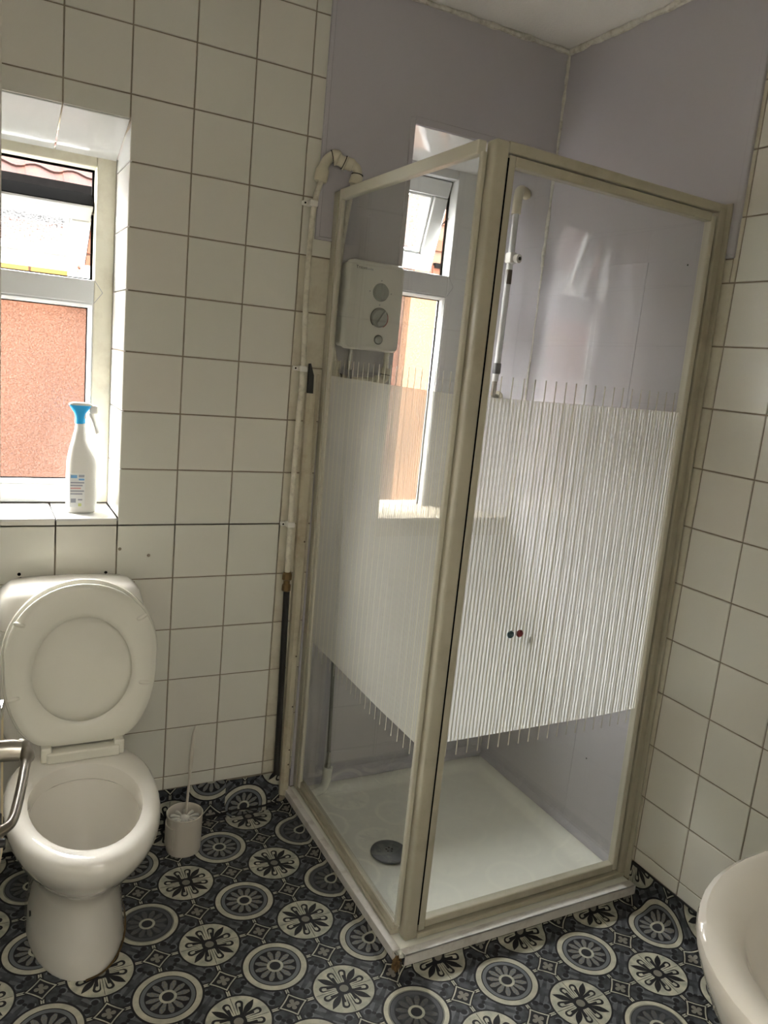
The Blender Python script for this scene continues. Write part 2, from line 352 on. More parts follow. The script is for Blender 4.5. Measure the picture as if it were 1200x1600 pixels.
def smooth_path(pts, k=6):
    P = [Vector(p) for p in pts]; out = []
    for i in range(len(P) - 1):
        p0, p1, p2, p3 = P[max(i - 1, 0)], P[i], P[i + 1], P[min(i + 2, len(P) - 1)]
        for j in range(k):
            t = j / k
            out.append(0.5 * ((2 * p1) + (p2 - p0) * t + (2 * p0 - 5 * p1 + 4 * p2 - p3) * t * t + (3 * p1 - p0 - 3 * p2 + p3) * t ** 3))
    out.append(P[-1]); return out
def lathe(bm, prof, c=(0, 0, 0), n=24, axis='z'):  # prof [(r, h)]
    rings = []
    for r, h in prof:
        ring = []
        for k in range(n):
            a = 2 * PI * k / n; cx, cy = r * math.cos(a), r * math.sin(a)
            ring.append(Vector({'z': (cx, cy, h), 'y': (cx, h, cy), 'x': (h, cx, cy)}[axis]) + Vector(c))
        rings.append(ring)
    loft(bm, rings)
def superring(cx, cy, hx, hy, z, n=32, e=2.5, f=None):
    r = []
    for k in range(n):
        a = 2 * PI * k / n; c, s = math.cos(a), math.sin(a)
        r.append(Vector((cx + hx * math.copysign(abs(c) ** (2 / e), c), cy + hy * math.copysign(abs(s) ** (2 / e), s), z)))
    return r

# ------------------------------------------------------------------ setting: walls, tiles, floor, ceiling
XL, XR, YN, H = -1.12, 0.832, -1.97, 2.39
P = 0.152; GR = 0.0034; TD = 0.006
W1 = (-1.045, -0.455, 0.929, 1.917); W2 = (0.315, 0.832, 0.866, 2.070)
wall_back = empty('wall_back', (0, 0, 0)); tag(wall_back, 'white tiled and lilac panelled back wall with two windows', kind='structure')
def wall_cells(bm, xs, zs, holes, y0, y1):
    for x0, x1 in zip(xs, xs[1:]):
        for z0, z1 in zip(zs, zs[1:]):
            cx, cz = (x0 + x1) / 2, (z0 + z1) / 2
            if any(h[0] < cx < h[1] and h[2] < cz < h[3] for h in holes): continue
            box(bm, x0, x1, y0, y1, z0, z1)
h1 = (W1[0] - .006, W1[1] + .006, W1[2] - .006, W1[3] + .006); h2 = (W2[0] - .004, W2[1] + .01, W2[2] - .006, W2[3] + .004)
bm = bmesh.new()
wall_cells(bm, [XL - .1, h1[0], h1[1], h2[0], h2[1], XR + .12], [-0.05, h1[2], h2[2], h1[3], h2[3], H + .05], [(h1[0], h1[1], h1[2], h1[3]), (h2[0], h2[1], h2[2], h2[3])], .003, 0.30)
link('masonry', bm, 'grout', wall_back)
_tm = {}
def tile_mesh(wd, hh, m='tile'):
    key = (round(wd, 4), round(hh, 4), m)
    if key not in _tm:
        bm = bmesh.new(); b = 0.0012
        # front face at y=0 (towards -y), back at y=TD; centre origin
        o = [(-wd / 2, -hh / 2), (wd / 2, -hh / 2), (wd / 2, hh / 2), (-wd / 2, hh / 2)]
        i = [(x - math.copysign(b, x), z - math.copysign(b, z)) for x, z in o]
        loft(bm, [[(x, TD, z) for x, z in o], [(x, b, z) for x, z in o], [(x, 0, z) for x, z in i]])
        me = bpy.data.meshes.new('tile'); bmesh.ops.recalc_face_normals(bm, faces=bm.faces); bm.to_mesh(me); bm.free()
        me.materials.append(M[m]); _tm[key] = me
    return _tm[key]
def put_tile(parent, c, wd, hh, rot=0.0, m='tile', rx=0.0, jit=True):
    o = bpy.data.objects.new('tile', tile_mesh(wd, hh, m)); COL.objects.link(o); o.parent = parent
    j = 0.0028 if jit else 0
    o.rotation_euler = (rx + random.uniform(-j, j), random.uniform(-.0015, .0015) if jit else 0, rot + random.uniform(-j, j)); o.location = c
    return o
def clip_rects(r, holes):                          # subtract axis aligned holes from a rectangle
    out = [r]
    for h in holes:
        nx = []
        for (x0, x1, z0, z1) in out:
            if h[1] <= x0 or h[0] >= x1 or h[3] <= z0 or h[2] >= z1: nx.append((x0, x1, z0, z1)); continue
            if z0 < h[2]: nx.append((x0, x1, z0, h[2]))
            if z1 > h[3]: nx.append((x0, x1, h[3], z1))
            a, b = max(z0, h[2]), min(z1, h[3])
            if x0 < h[0]: nx.append((x0, h[0], a, b))
            if x1 > h[1]: nx.append((h[1], x1, a, b))
        out = nx
    return [q for q in out if q[1] - q[0] > .012 and q[3] - q[2] > .012]
g = GR / 2
for j in range(-1, 16):
    for i in range(-8, 1):
        x0, x1 = i * P, (i + 1) * P; z0, z1 = .15 + j * P, .15 + (j + 1) * P
        z0 = max(z0, 0.108); z1 = min(z1, H); x0 = max(x0, XL)
        lim = 0.062 if z0 > 1.70 else 0.118
        x1 = min(x1, lim)
        if x1 - x0 < .01 or z1 - z0 < .012: continue
        for r in clip_rects((x0, x1, z0, z1), [(W1[0], W1[1] - .002, W1[2], W1[3])]):
            put_tile(wall_back, ((r[0] + r[1]) / 2, 0, (r[2] + r[3]) / 2), r[1] - r[0] - 2 * g, r[3] - r[2] - 2 * g, m='tile_stained' if (r[0] > -.02 and r[3] < 1.74) else 'tile')
# narrow tiles under the sill lip of window 1 come from clip_rects; reveals follow
RD = 0.205
for k, (x0, x1) in enumerate([(-1.045, -0.912), (-0.912, -0.760), (-0.760, -0.608), (-0.608, -0.455)]):
    put_tile(wall_back, ((x0 + x1) / 2, RD / 2, W1[2]), x1 - x0 - .003, RD, rx=-PI / 2, m='reveal_tile', jit=False).name = 'sill_tile'
    ang = math.atan2(0.065, RD)
    put_tile(wall_back, ((x0 + x1) / 2, RD / 2 - .002, W1[3] - .0325), x1 - x0 - .003, RD, rx=PI / 2 - ang, m='reveal_tile', jit=False).name = 'soffit_tile'
for z0, z1 in [(0.93, 1.062)] + [(0.15 + j * P, 0.15 + (j + 1) * P) for j in range(6, 11)] + [(1.822, 1.90)]:
    for X, rt in ((W1[1], -PI / 2), (W1[0], PI / 2)):
        put_tile(wall_back, (X, RD / 2, (z0 + z1) / 2), RD - .002, z1 - z0 - .003, rot=rt, m='reveal_tile', jit=False).name = 'reveal_tile'
for hx, hz in ((-0.692, .785), (-0.482, .781)):
    bm = bmesh.new(); lathe(bm, [(0.0001, -.0012), (.0042, -.0012), (.0048, .002)], (hx, 0, hz), 14, 'y'); link('screw_hole', bm, 'gasket', wall_back)
for hx, hz in ((-.448, .845), (-.372, .825)):
    bm = bmesh.new(); lathe(bm, [(0.0001, -.0008), (.004, -.0008), (.006, .002)], (hx, 0, hz), 7, 'y'); link('tile_chip', bm, 'grout', wall_back)

# lilac panels
panel_y = -0.004
bm = bmesh.new()
wall_cells(bm, [0.048, 0.095, W2[0], W2[1]], [0.052, W2[2], 1.725, W2[3], H - .012], [(0.04, 0.095, 0, 1.725), W2], panel_y, TD - .001)
o = link('lilac_panel', bm, 'lilac', wall_back)
bm = bmesh.new(); box(bm, 0.040, 0.052, panel_y - .006, TD, 1.722, H - .01, .002)
box(bm, 0.04, 0.10, panel_y - .004, TD, 1.716, 1.724, .001); link('panel_edge_trim', bm, 'lilac', wall_back)
bm = bmesh.new()
box(bm, W2[0] - .012, W2[0] + .003, panel_y - .004, RD, W2[2], W2[3] + .018, .002)
box(bm, W2[0] + .003, W2[1], panel_y - .004, .012, W2[3], W2[3] + .022, .002); link('opening_edge_trim', bm, 'lilac', wall_back)
# splayed, gently curved reveal panel
bm = bmesh.new(); N_ = 14; front = []; 
for k in range(N_ + 1):
    f = k / N_; bul = 0.018 * math.sin(PI * f)
    front.append((0.688 + (0.831 - 0.688) * f + bul * .8, 0.205 - 0.205 * f + bul * .55))
back = [(x + .006, y + .004) for x, y in front][::-1]
prism(bm, front + back, 'z', W2[2], W2[3]); link('curved_reveal_panel', bm, 'lilac', wall_back, smooth=True)
# soffit and sill of window 2
bm = bmesh.new()
v = [(W2[0], 0.0, W2[3]), (W2[1], 0.0, W2[3]), (0.69, RD, 2.033), (W2[0], RD, 2.033)]
loft(bm, [v, [(x, y, z + .008) for x, y, z in v]]); link('white_soffit', bm, 'reveal_tile', wall_back)
for x0, x1 in ((W2[0], .40), (.403, .552), (.555, .70)):
    bm = bmesh.new(); prism(bm, [(x0, -.002), (x1 + (.13 if x1 > .69 else 0), -.002), (x1 if x1 < .69 else .69, RD), (x0, RD)], 'z', W2[2] - .008, W2[2]); link('sill_tile', bm, 'reveal_tile', wall_back)

# sealant beads
t1 = empty('trim_1'); tag(t1, 'rough white sealant beads in the lilac panel corner', kind='structure')
def bead(pts, r, m='sealant', parent=t1, name='sealant_bead', jit=.0015):
    q = smooth_path(pts, 8); q = [p + Vector([random.uniform(-jit, jit) for _ in range(3)]) for p in q]
    bm = bmesh.new(); tube(bm, q, [r * random.uniform(.75, 1.3) for _ in q], 7); return link(name, bm, m, parent, smooth=True)
bead([(.828, -.004, 1.75), (.829, -.004, 2.0), (.828, -.005, 2.2), (.829, -.004, H - .01)], .0065)
bead([(.829, -.002, .06), (.829, -.002, .45), (.829, -.003, .86)], .004)
bead([(.829, -.004, .86), (.829, -.004, 1.3), (.829, -.004, 1.75)], .0045)
bead([(.06, -.004, H - .004), (.35, -.004, H - .006), (.6, -.006, H - .006), (.825, -.006, H - .006)], .008)
bead([(.826, -.01, H - .006), (.826, -.3, H - .007), (.826, -.5, H - .004), (.826, -.74, H - .004)], .009)

wall_right = empty('wall_right', (XR, 0, 0)); tag(wall_right, 'right wall, lilac panel inside the shower and white tiles beyond it', kind='structure')
def wr(o): o.matrix_parent_inverse = Matrix.Translation((-XR, 0, 0)); return o
wr(obox('masonry', 'grout', wall_right, XR + .003, XR + .12, -2.2, TD, -.05, H + .05))
for j in range(-1, 16):
    for i in range(-1, 9):
        y1, y0 = -.749 - i * P, -.749 - (i + 1) * P; z0, z1 = max(.15 + j * P, .108), min(.15 + (j + 1) * P, H)
        if i == -1: y1 = -.700 if z1 < 1.8 else -.733
        y0 = max(y0, YN)
        if y1 - y0 < .01 or z1 - z0 < .012: continue
        if i == -1 and z0 < 1.73 < z1: wr(put_tile(wall_right, (XR, -.7165, (z0 + 1.727) / 2), .030, 1.727 - z0 - GR, rot=-PI / 2, m='tile_stained'))
        wr(put_tile(wall_right, (XR, (y0 + y1) / 2, (z0 + z1) / 2), y1 - y0 - GR, z1 - z0 - GR, rot=-PI / 2, m='tile_stained' if i == -1 else 'tile'))
bm = bmesh.new(); 
for ya, yb, za, zb in ((0, -.462, .052, 1.735), (-.4630, -.70, .052, 1.735), (0, -.722, 1.735, H - .012)):
    box(bm, XR - .004, XR + TD - .001, yb, ya, za, zb, .0003)
wr(link('lilac_panel', bm, 'lilac', wall_right))
bm = bmesh.new(); box(bm, XR - .008, XR + TD, -.738, -.720, 1.733, H - .01, .002); box(bm, XR - .006, XR + TD, -.738, -.70, 1.728, 1.736, .001)
wr(link('panel_edge_trim', bm, 'lilac', wall_right))
for y_, z_ in ((-.30, .40), (-.52, .30), (-.60, 1.72), (-.62, .90)):
    bm = bmesh.new(); lathe(bm, [(.0001, -.0008), (.0022, -.0006), (.0028, .001)], (XR - .004, y_, z_), 10, 'x'); wr(link('screw_hole', bm, 'gasket', wall_right))

def grid_wall(name, label, x0, x1, y0, y1, z0, z1, axis, face, holes=()):
    """tiled wall the photograph shows only in reflections: tiles joined into one part"""
    r = empty(name); tag(r, label, kind='structure')
    bm = bmesh.new()
    if axis == 'x': 
        for h0, h1_, zz0, zz1 in clip_rects((y0, y1, z0, z1), holes): box(bm, x0, x1, h0, h1_, zz0, zz1)
    else:
        for h0, h1_, zz0, zz1 in clip_rects((x0, x1, z0, z1), holes): box(bm, h0, h1_, y0, y1, zz0, zz1)
    link('masonry', bm, 'grout', r)
    bm = bmesh.new(); a0, a1 = (y0, y1) if axis == 'x' else (x0, x1)
    for j in range(-1, 16):
        for i in range(-14, 8):
            rr = (max(i * P, a0), min((i + 1) * P, a1), max(.15 + j * P, .108), min(.15 + (j + 1) * P, H))
            if rr[1] - rr[0] < .012 or rr[3] - rr[2] < .012: continue
            for q in clip_rects(rr, holes):
                if axis == 'x': box(bm, *(face if face[0] < face[1] else face[::-1]), q[0] + g, q[1] - g, q[2] + g, q[3] - g)
                else: box(bm, q[0] + g, q[1] - g, *(face if face[0] < face[1] else face[::-1]), q[2] + g, q[3] - g)
    o = link('tile_field', bm, 'tile', r); o['kind'] = 'stuff'
    return r
grid_wall('wall_left', 'white tiled left wall beside the toilet', XL - .1, XL - TD, -2.07, TD, -.05, H + .05, 'x', (XL - TD, XL))
DW = (-0.875, -0.165, -0.1, 2.02)
grid_wall('wall_front', 'white tiled wall with the doorway the picture is taken from', XL - .1, XR + .12, YN - .1, YN - TD, -.05, H + .05, 'y', (YN - TD, YN), holes=[DW])
cl = empty('ceiling'); tag(cl, 'white textured ceiling above the shower', kind='structure')
obox('ceiling_board', 'ceiling', cl, XL - .1, XR + .12, -2.07, .3, H, H + .12)
# hall behind the camera
hall = empty('wall_hall'); tag(hall, 'plain painted hall behind the doorway', kind='structure')
bm = bmesh.new(); box(bm, -1.6, -1.5, -3.6, -2.07, 0, H); box(bm, .5, .6, -3.6, -2.07, 0, H); box(bm, -1.6, .6, -3.7, -3.6, 0, H); link('hall_walls', bm, 'plaster', hall)
obox('hall_ceiling', 'ceiling', hall, -1.6, .6, -3.7, -2.07, H, H + .1)
obox('hall_floor', 'ground', hall, -1.6, .6, -3.7, -2.07, -.06, 0)
for nm, x0, x1, z0, z1 in (('door_jamb', DW[0], DW[0] + .006, 0, 2.02), ('door_jamb', DW[1] - .006, DW[1], 0, 2.02), ('door_head', DW[0], DW[1], 2.014, 2.02)):
    obox(nm, 'door', hall, x0, x1, YN - .1, YN, z0, z1)

# vinyl floor with coved upstands
floor = empty('floor', (0, 0, 0)); tag(floor, 'grey black and cream patterned vinyl sheet with flower and wheel rosettes', kind='structure')
def vinyl_strip(name, prof, a0, a1, axis, uvoff=(0, 0), na=2, wob=0.0, thick=True):
    """prof: list of (horizontal, z) points; the arc length drives the uv so the print runs up the wall"""
    bm = bmesh.new(); ul = bm.loops.layers.uv.new('UVMap'); rows = []; uvs = {}
    for k in range(na + 1):
        a = a0 + (a1 - a0) * k / na; row = []; s = prof[0][0]
        for i, (h, z) in enumerate(prof):
            if i: s += math.copysign(math.hypot(h - prof[i - 1][0], z - prof[i - 1][1]), prof[-1][0] - prof[0][0] if abs(prof[-1][0] - prof[0][0]) > 1e-6 else 1)
            zz = z + (wob * math.sin(a * 31) * (1 if i == len(prof) - 1 else 0))
            v = bm.verts.new((a, h, zz) if axis == 'x' else (h, a, zz)); uvs[v] = ((a + uvoff[0], s + uvoff[1]) if axis == 'x' else (s + uvoff[0], a + uvoff[1])); row.append(v)
        rows.append(row)
    for A, B in zip(rows, rows[1:]):
        for i in range(len(A) - 1): bm.faces.new((A[i], A[i + 1], B[i + 1], B[i]))
    for f in bm.faces:
        for l in f.loops: l[ul].uv = uvs[l.vert]
    return link(name, bm, 'vinyl', floor, smooth=True)
def cove(h0, hw, r, top, sgn):                    # from the flat floor at h0 to the wall at hw, up to top
    c = hw - sgn * r; pts = [(h0, 0.0)]
    for k in range(7):
        a = PI / 2 * k / 6; pts.append((c + sgn * r * math.sin(a), r - r * math.cos(a)))
    pts.append((hw, top)); return pts
obox('screed', 'ground', floor, XL - .1, XR + .1, -2.07, .1, -.08, -.002)
vinyl_strip('vinyl_sheet', [(YN - .1, 0), (-0.03, 0)], XL, XR - .03, 'x', na=1)
vinyl_strip('vinyl_upstand', cove(-.03, -.002, .022, .110, 1), XL, -.112, 'x', uvoff=(-.015, -.037), na=20, wob=.0015)
vinyl_strip('vinyl_upstand', cove(-.03, -.005, .006, .108, 1), -.115, .062, 'x', uvoff=(.1275, .07), na=6, wob=.001)
vinyl_strip('vinyl_upstand', cove(XR - .03, XR - .002, .024, .108, 1), YN, -.745, 'y', na=20, wob=.001)
vinyl_strip('vinyl_upstand', cove(XL + .03, XL + .002, .02, .10, -1), YN, 0, 'y', na=10)
vinyl_strip('vinyl_upstand', [(h, z + .001) for h, z in cove(.056, .086, .018, .036, 1)], -.775, 0, 'y', na=10)
vinyl_strip('vinyl_upstand', [(h, z + .001) for h, z in cove(-.790, -.764, .016, .036, 1)], .085, XR, 'x', na=10)
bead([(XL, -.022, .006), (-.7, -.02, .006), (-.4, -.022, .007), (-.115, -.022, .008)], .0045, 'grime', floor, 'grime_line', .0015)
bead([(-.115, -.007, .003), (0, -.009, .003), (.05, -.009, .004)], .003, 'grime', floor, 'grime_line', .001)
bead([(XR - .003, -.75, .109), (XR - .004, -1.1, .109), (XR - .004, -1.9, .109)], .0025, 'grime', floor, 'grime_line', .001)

# ------------------------------------------------------------------ windows
def window(name, label, x0, x1, z0, z1, mr, ml, mt, mb, tr0, tr1, Y, old, sash, handle_x, chain):
    """x0..x1,z0..z1 outer frame; mr/ml/mt/mb member widths; tr0..tr1 transom; sash = (y top, z top, y bottom, z bottom)"""
    r = empty(name, (x0, Y, z0)); tag(r, label, kind='structure'); D = .062; B = .003
    rm = 'upvc_old' if old else 'upvc'
    obox('frame_side', rm, r, x1 - mr, x1, Y, Y + D, z0, z1, B, 2)
    obox('frame_side', 'upvc', r, x0, x0 + ml, Y, Y + D, z0, z1, B, 2)
    obox('frame_head', rm, r, x0 + ml, x1 - mr, Y, Y + D, z1 - mt, z1, B, 2)
    obox('frame_sill', 'upvc', r, x0 + ml, x1 - mr, Y, Y + D, z0, z0 + mb, B, 2)
    obox('transom', 'upvc', r, x0 + ml, x1 - mr, Y, Y + D, tr0, tr1, B, 2)
    xi0, xi1 = x0 + ml, x1 - mr; bd = .013
    # glazing beads of the fixed lower pane, sloping inwards
    bm = bmesh.new()
    o_ = [(xi0, z0 + mb), (xi1, z0 + mb), (xi1, tr0), (xi0, tr0)]; cx, cz = (xi0 + xi1) / 2, (z0 + mb + tr0) / 2
    def inset(d): return [(x + math.copysign(d, cx - x), z + math.copysign(d, cz - z)) for x, z in o_]
    rings = [[(x, Y + .004, z) for x, z in inset(0)], [(x, Y + .002, z) for x, z in inset(.004)], [(x, Y + .010, z) for x, z in inset(bd * .75)], [(x, Y + .022, z) for x, z in inset(bd)], [(x, Y + .035, z) for x, z in inset(bd)]]
    loft(bm, rings, False, False); link('glazing_bead', bm, 'upvc', r)
    bm = bmesh.new(); i_ = inset(bd - .0005); k_ = inset(bd + .0025)
    loft(bm, [[(x, Y + .024, z) for x, z in i_], [(x, Y + .023, z) for x, z in k_], [(x, Y + .03, z) for x, z in k_]], False, False); link('gasket', bm, 'gasket', r)
    obox('pane', 'frosted', r, xi0 + bd - .003, xi1 - bd + .003, Y + .026, Y + .030, z0 + mb + bd - .003, tr0 - bd + .003)
    # weld lines of the transom
    for s_, xx in ((1, xi1), (-1, xi0)):
        bm = bmesh.new(); zc = (tr0 + tr1) / 2
        for (a, b) in (((xx, tr1), (xx + s_ * .022, zc)), ((xx, tr0), (xx + s_ * .022, zc))):
            tube(bm, [(a[0], Y, a[1]), (b[0], Y, b[1])], .0006, 4)
        link('weld_line', bm, 'label_g', r)
    # inner gasket ledge around the opening light
    bm = bmesh.new()
    for q in ((xi0, xi0 + .006, tr1, z1 - mt), (xi1 - .006, xi1, tr1, z1 - mt), (xi0, xi1, tr1, tr1 + .006), (xi0, xi1, z1 - mt - .006, z1 - mt)): box(bm, q[0], q[1], Y + .046, Y + .052, q[2], q[3])
    link('rebate_seal', bm, 'gasket', r)
    # tilted opening sash, built in its own plane
    yt, zt, yb, zb = sash; up = Vector((0, yt - yb, zt - zb)); hh = up.length; up.normalize(); nrm = Vector((0, -up.z, up.y))   # towards the room
    o3 = Vector((0, yb, zb)); wd0, wd1 = xi0 + .004, xi1 - .004; fw = .052
    def q3(x, s, n): v = o3 + up * s + nrm * n; return (x, v.y, v.z)
    def sbox(name, m, xa, xb, sa, sb, na, nb, parent, bev=.003):
        bm = bmesh.new(); box(bm, xa, xb, sa, sb, na, nb, bev)
        for v in bm.verts: v.co = Vector(q3(v.co.x, v.co.y, v.co.z))
        return link(name, bm, m, parent)
    sash_o = empty('opening_sash', (x0, yb, zb)); sash_o.parent = r; sash_o.matrix_parent_inverse = Matrix.Translation((-x0, -Y, -z0))
    def fix(o): o.matrix_parent_inverse = Matrix.Translation(-Vector((x0, yb, zb))); return o
    fix(sbox('sash_rail', 'upvc', wd0, wd1, 0, fw, -.045, 0, sash_o)); fix(sbox('sash_rail', 'upvc', wd0, wd1, hh - fw, hh, -.045, 0, sash_o))
    fix(sbox('sash_stile', 'upvc', wd0, wd0 + fw, fw, hh - fw, -.045, 0, sash_o)); fix(sbox('sash_stile', 'upvc', wd1 - fw, wd1, fw, hh - fw, -.045, 0, sash_o))
    bm = bmesh.new()
    for q in ((wd0 + fw, wd0 + fw + .01, fw, hh - fw), (wd1 - fw - .01, wd1 - fw, fw, hh - fw), (wd0 + fw + .01, wd1 - fw - .01, fw, fw + .01), (wd0 + fw + .01, wd1 - fw - .01, hh - fw - .01, hh - fw)): box(bm, q[0], q[1], q[2], q[3], -.03, -.008, .003)
    for v in bm.verts: v.co = Vector(q3(v.co.x, v.co.y, v.co.z))
    fix(link('glazing_bead', bm, 'upvc', sash_o))
    fix(sbox('pane', 'frosted_sash', wd0 + fw, wd1 - fw, fw, hh - fw, -.028, -.024, sash_o, 0))
    fix(sbox('edge_seal', 'gasket', wd0 - .001, wd1 + .001, -.001, hh + .001, -.040, -.034, sash_o, 0)) if False else None
    bm = bmesh.new()
    for q in ((wd0 - .002, wd0, 0, hh), (wd1, wd1 + .002, 0, hh), (wd0, wd1, hh, hh + .003)): box(bm, q[0], q[1], q[2], q[3], -.0455, -.004)
    for v in bm.verts: v.co = Vector(q3(v.co.x, v.co.y, v.co.z))
    fix(link('edge_seal', bm, 'gasket', sash_o))
    # lever handle
    bm = bmesh.new(); box(bm, handle_x - .012, handle_x + .012, .014, .040, 0, .012, .003); box(bm, handle_x - .007, handle_x + .007, .02, .125, .014, .026, .004)
    for v in bm.verts: v.co = Vector(q3(v.co.x, v.co.y, v.co.z))
    fix(link('lever_handle', bm, 'plastic', sash_o, smooth=True))
    # friction stays
    for xx in (xi1 - .003, xi0 + .003):
        bm = bmesh.new(); a = Vector(q3(xx, hh * .45, -.03)); b = Vector((xx, Y + .04, tr1 + (z1 - mt - tr1) * .62)); tube(bm, [a, b], .003, 6); link('friction_stay', bm, 'rust', r)
    if chain:
        bm = bmesh.new(); box(bm, chain - .005, chain + .005, .024, .036, 0, .006, .001)
        for v in bm.verts: v.co = Vector(q3(v.co.x, v.co.y, v.co.z))
        fix(link('chain_anchor', bm, 'chrome', sash_o))
        top = Vector(q3(chain, .026, .006)); bm = bmesh.new()
        for k in range(6):
            c = top + Vector((0, -.004 * k, -.010 - .0145 * k)); n = 10
            if c.z < tr1 + .004: break
            ring = []
            for q in range(n + 1):
                a = 2 * PI * q / n; e = .0042 * math.cos(a)
                ring.append(c + (Vector((e, 0, .009 * math.sin(a))) if k % 2 == 0 else Vector((0, e, .009 * math.sin(a)))))
            tube(bm, ring, .0011, 5, False)
        fix(link('restrictor_chain', bm, 'rustchain', sash_o))
    for c in r.children:
        if c is not sash_o: c.matrix_parent_inverse = Matrix.Translation((-x0, -Y, -z0))
    return r
window('window_1', 'left white window over the toilet with obscured lower pane', -1.045, -0.455, 0.932, 1.862, .049, .049, .032, .050, 1.482, 1.543, 0.20, True, (.225, 1.732, .415, 1.570), -0.765, -0.522)
window('window_2', 'white window inside the shower enclosure behind the stripes', 0.300, 0.690, 0.866, 2.036, .082, .060, .032, .030, 1.636, 1.702, 0.205, False, (.235, 2.001, .325, 1.722), 0.452, None)
obox('trim_2', 'upvc', None, .684, .692, .196, .206, .868, 2.03, .002)['kind'] = 'structure'

# ------------------------------------------------------------------ outside
nb = empty('neighbouring_house', (0, 2.0, -.3)); tag(nb, 'orange walled neighbouring house with a pink clay tiled roof, seen through the windows', 'house')
ins = Matrix.Translation((0, -2.0, .3))
def nbp(o): o.matrix_parent_inverse = ins; return o
nbp(obox('house_wall', 'render', nb, -3.2, 1.42, 2.012, 2.3, -.3, 1.62))
nbp(obox('upper_wall', 'mortar', nb, -3.2, 1.42, 2.012, 2.3, 1.62, 1.985))
bme = {}
def brick(x, z, m='brick', wd=.215):
    k = (m, wd)
    if k not in bme:
        bm = bmesh.new(); box(bm, -wd / 2, wd / 2, 0, .03, -.0325, .0325, .003); me = bpy.data.meshes.new('brick'); bm.to_mesh(me); bm.free(); me.materials.append(M[m]); bme[k] = me
    o = bpy.data.objects.new('brick', bme[k]); COL.objects.link(o); o.parent = nb; o.location = (x, random.uniform(-.002, .002), z + .3)
for j in range(5):
    for i in range(-7, 6):
        x = i * .225 + (.1125 if j % 2 else 0)
        brick(x, 1.655 + j * .075, 'yellow_brick' if (j == 0 and i in (-4, -3, -2)) else 'brick')
nbp(obox('white_window_head', 'upvc', nb, -.40, .25, 1.97, 2.02, 1.55, 1.715, .005))
bm = bmesh.new(); prism(bm, [(1.90, 2.06), (1.99, 2.06), (1.99, 1.985), (1.955, 1.972), (1.91, 1.985)], 'x', -3.2, 1.25); nbp(link('gutter', bm, 'gutter', nb))
nbp(obox('fascia', 'gutter', nb, -3.2, 1.25, 1.962, 1.988, 1.885, 2.06))
# clay roof tiles, individually laid
rt = bmesh.new(); n = 8; prof = []
for k in range(n + 1): a = k / n; prof.append((-.085 + .17 * a, .010 * math.sin(a * 2 * PI)))
top = [(x, 0, z + .012) for x, z in prof]; 
A = [[rt.verts.new((x, y, z)) for x, z in prof] for y in (0, .30)]; Bv = [[rt.verts.new((x, y, z + .013)) for x, z in prof] for y in (0, .30)]
for k in range(n):
    rt.faces.new((A[0][k], A[0][k + 1], A[1][k + 1], A[1][k])); rt.faces.new((Bv[0][k], Bv[1][k], Bv[1][k + 1], Bv[0][k + 1])); rt.faces.new((A[0][k], Bv[0][k], Bv[0][k + 1], A[0][k + 1]))
rme = bpy.data.meshes.new('roof_tile'); rt.to_mesh(rme); rt.free(); rme.materials.append(M['rooftile'])
sl = math.radians(30)
for r_ in range(6):
    for c_ in range(-13, 9):
        o = bpy.data.objects.new('roof_tile', rme); COL.objects.link(o); o.parent = nb
        s = r_ * .20; o.location = (c_ * .165 + random.uniform(-.003, .003), -.035 + s * math.cos(sl), 2.03 + .3 + s * math.sin(sl) + random.uniform(0, .004)); o.rotation_euler = (sl - .04, 0, random.uniform(-.01, .01))
bm = bmesh.new(); prism(bm, [(1.95, 2.0), (3.3, 2.0 + 1.35 * math.tan(sl)), (3.3, 2.0)], 'x', -3.2, 1.42); nbp(link('roof_deck', bm, 'rooftile', nb))
nb2 = empty('brick_outbuilding', (1.9, 2.0, -.3)); tag(nb2, 'taller orange brick gable to the right, glimpsed beside the open shower sash', 'house')
def nbq(o): o.matrix_parent_inverse = Matrix.Translation((-1.9, -2.0, .3)); return o
nbq(obox('gable_wall', 'mortar', nb2, 1.425, 3.4, 1.93, 2.4, 1.9, 2.36)); nbq(obox('lower_wall', 'render_brightened', nb2, 1.425, 3.4, 1.94, 2.4, -.3, 1.9))
for j in range(6):
    for i in range(4):
        o = bpy.data.objects.new('brick', bme[('brick', .215)]); COL.objects.link(o); o.parent = nb2
        o.location = (1.645 + i * .225 + (.1125 if j % 2 else 0) - 1.9, -.085, 1.94 + j * .072 + .3)
nbq(obox('dark_vent', 'gutter', nb2, 1.54, 1.80, 1.90, 1.93, 1.958, 1.985))
gd = obox('paving', 'paving', None, -4, 4, .30, 2.3, -.4, -.3); tag(gd, 'grey concrete alley between the houses', kind='structure')

# ------------------------------------------------------------------ shower tray and enclosure
def fr(x, y, z):   # the front of the enclosure leans in slightly towards the right wall
    t = (x - .12) / .712; u = (z - .05) / 1.8
    return (x, y + t * (.005 + .035 * u), z)
def sd(x, y, z):   # the side panel runs out slightly at the back wall
    t = 1 + y / .73; u = (z - .05) / 1.8
    return (x + t * .018 * (1 - u), y, z)
tray = empty('shower_tray', (.45, -.38, 0)); tag(tray, 'low white square shower tray inside the glass enclosure', 'shower tray')
bm = bmesh.new(); X0, X1, Y0, Y1 = .088, XR - .004, -.762, -.002
def rr(i, z, r=0.03): 
    pts = []
    for cx, cy, a0 in ((X1 - i - r, Y1 - i - r, 0), (X0 + i + r, Y1 - i - r, 90), (X0 + i + r, Y0 + i + r, 180), (X1 - i - r, Y0 + i + r, 270)):
        for k in range(5): a = math.radians(a0 + 22.5 * k); pts.append((cx + r * math.cos(a), cy + r * math.sin(a), z))
    return pts
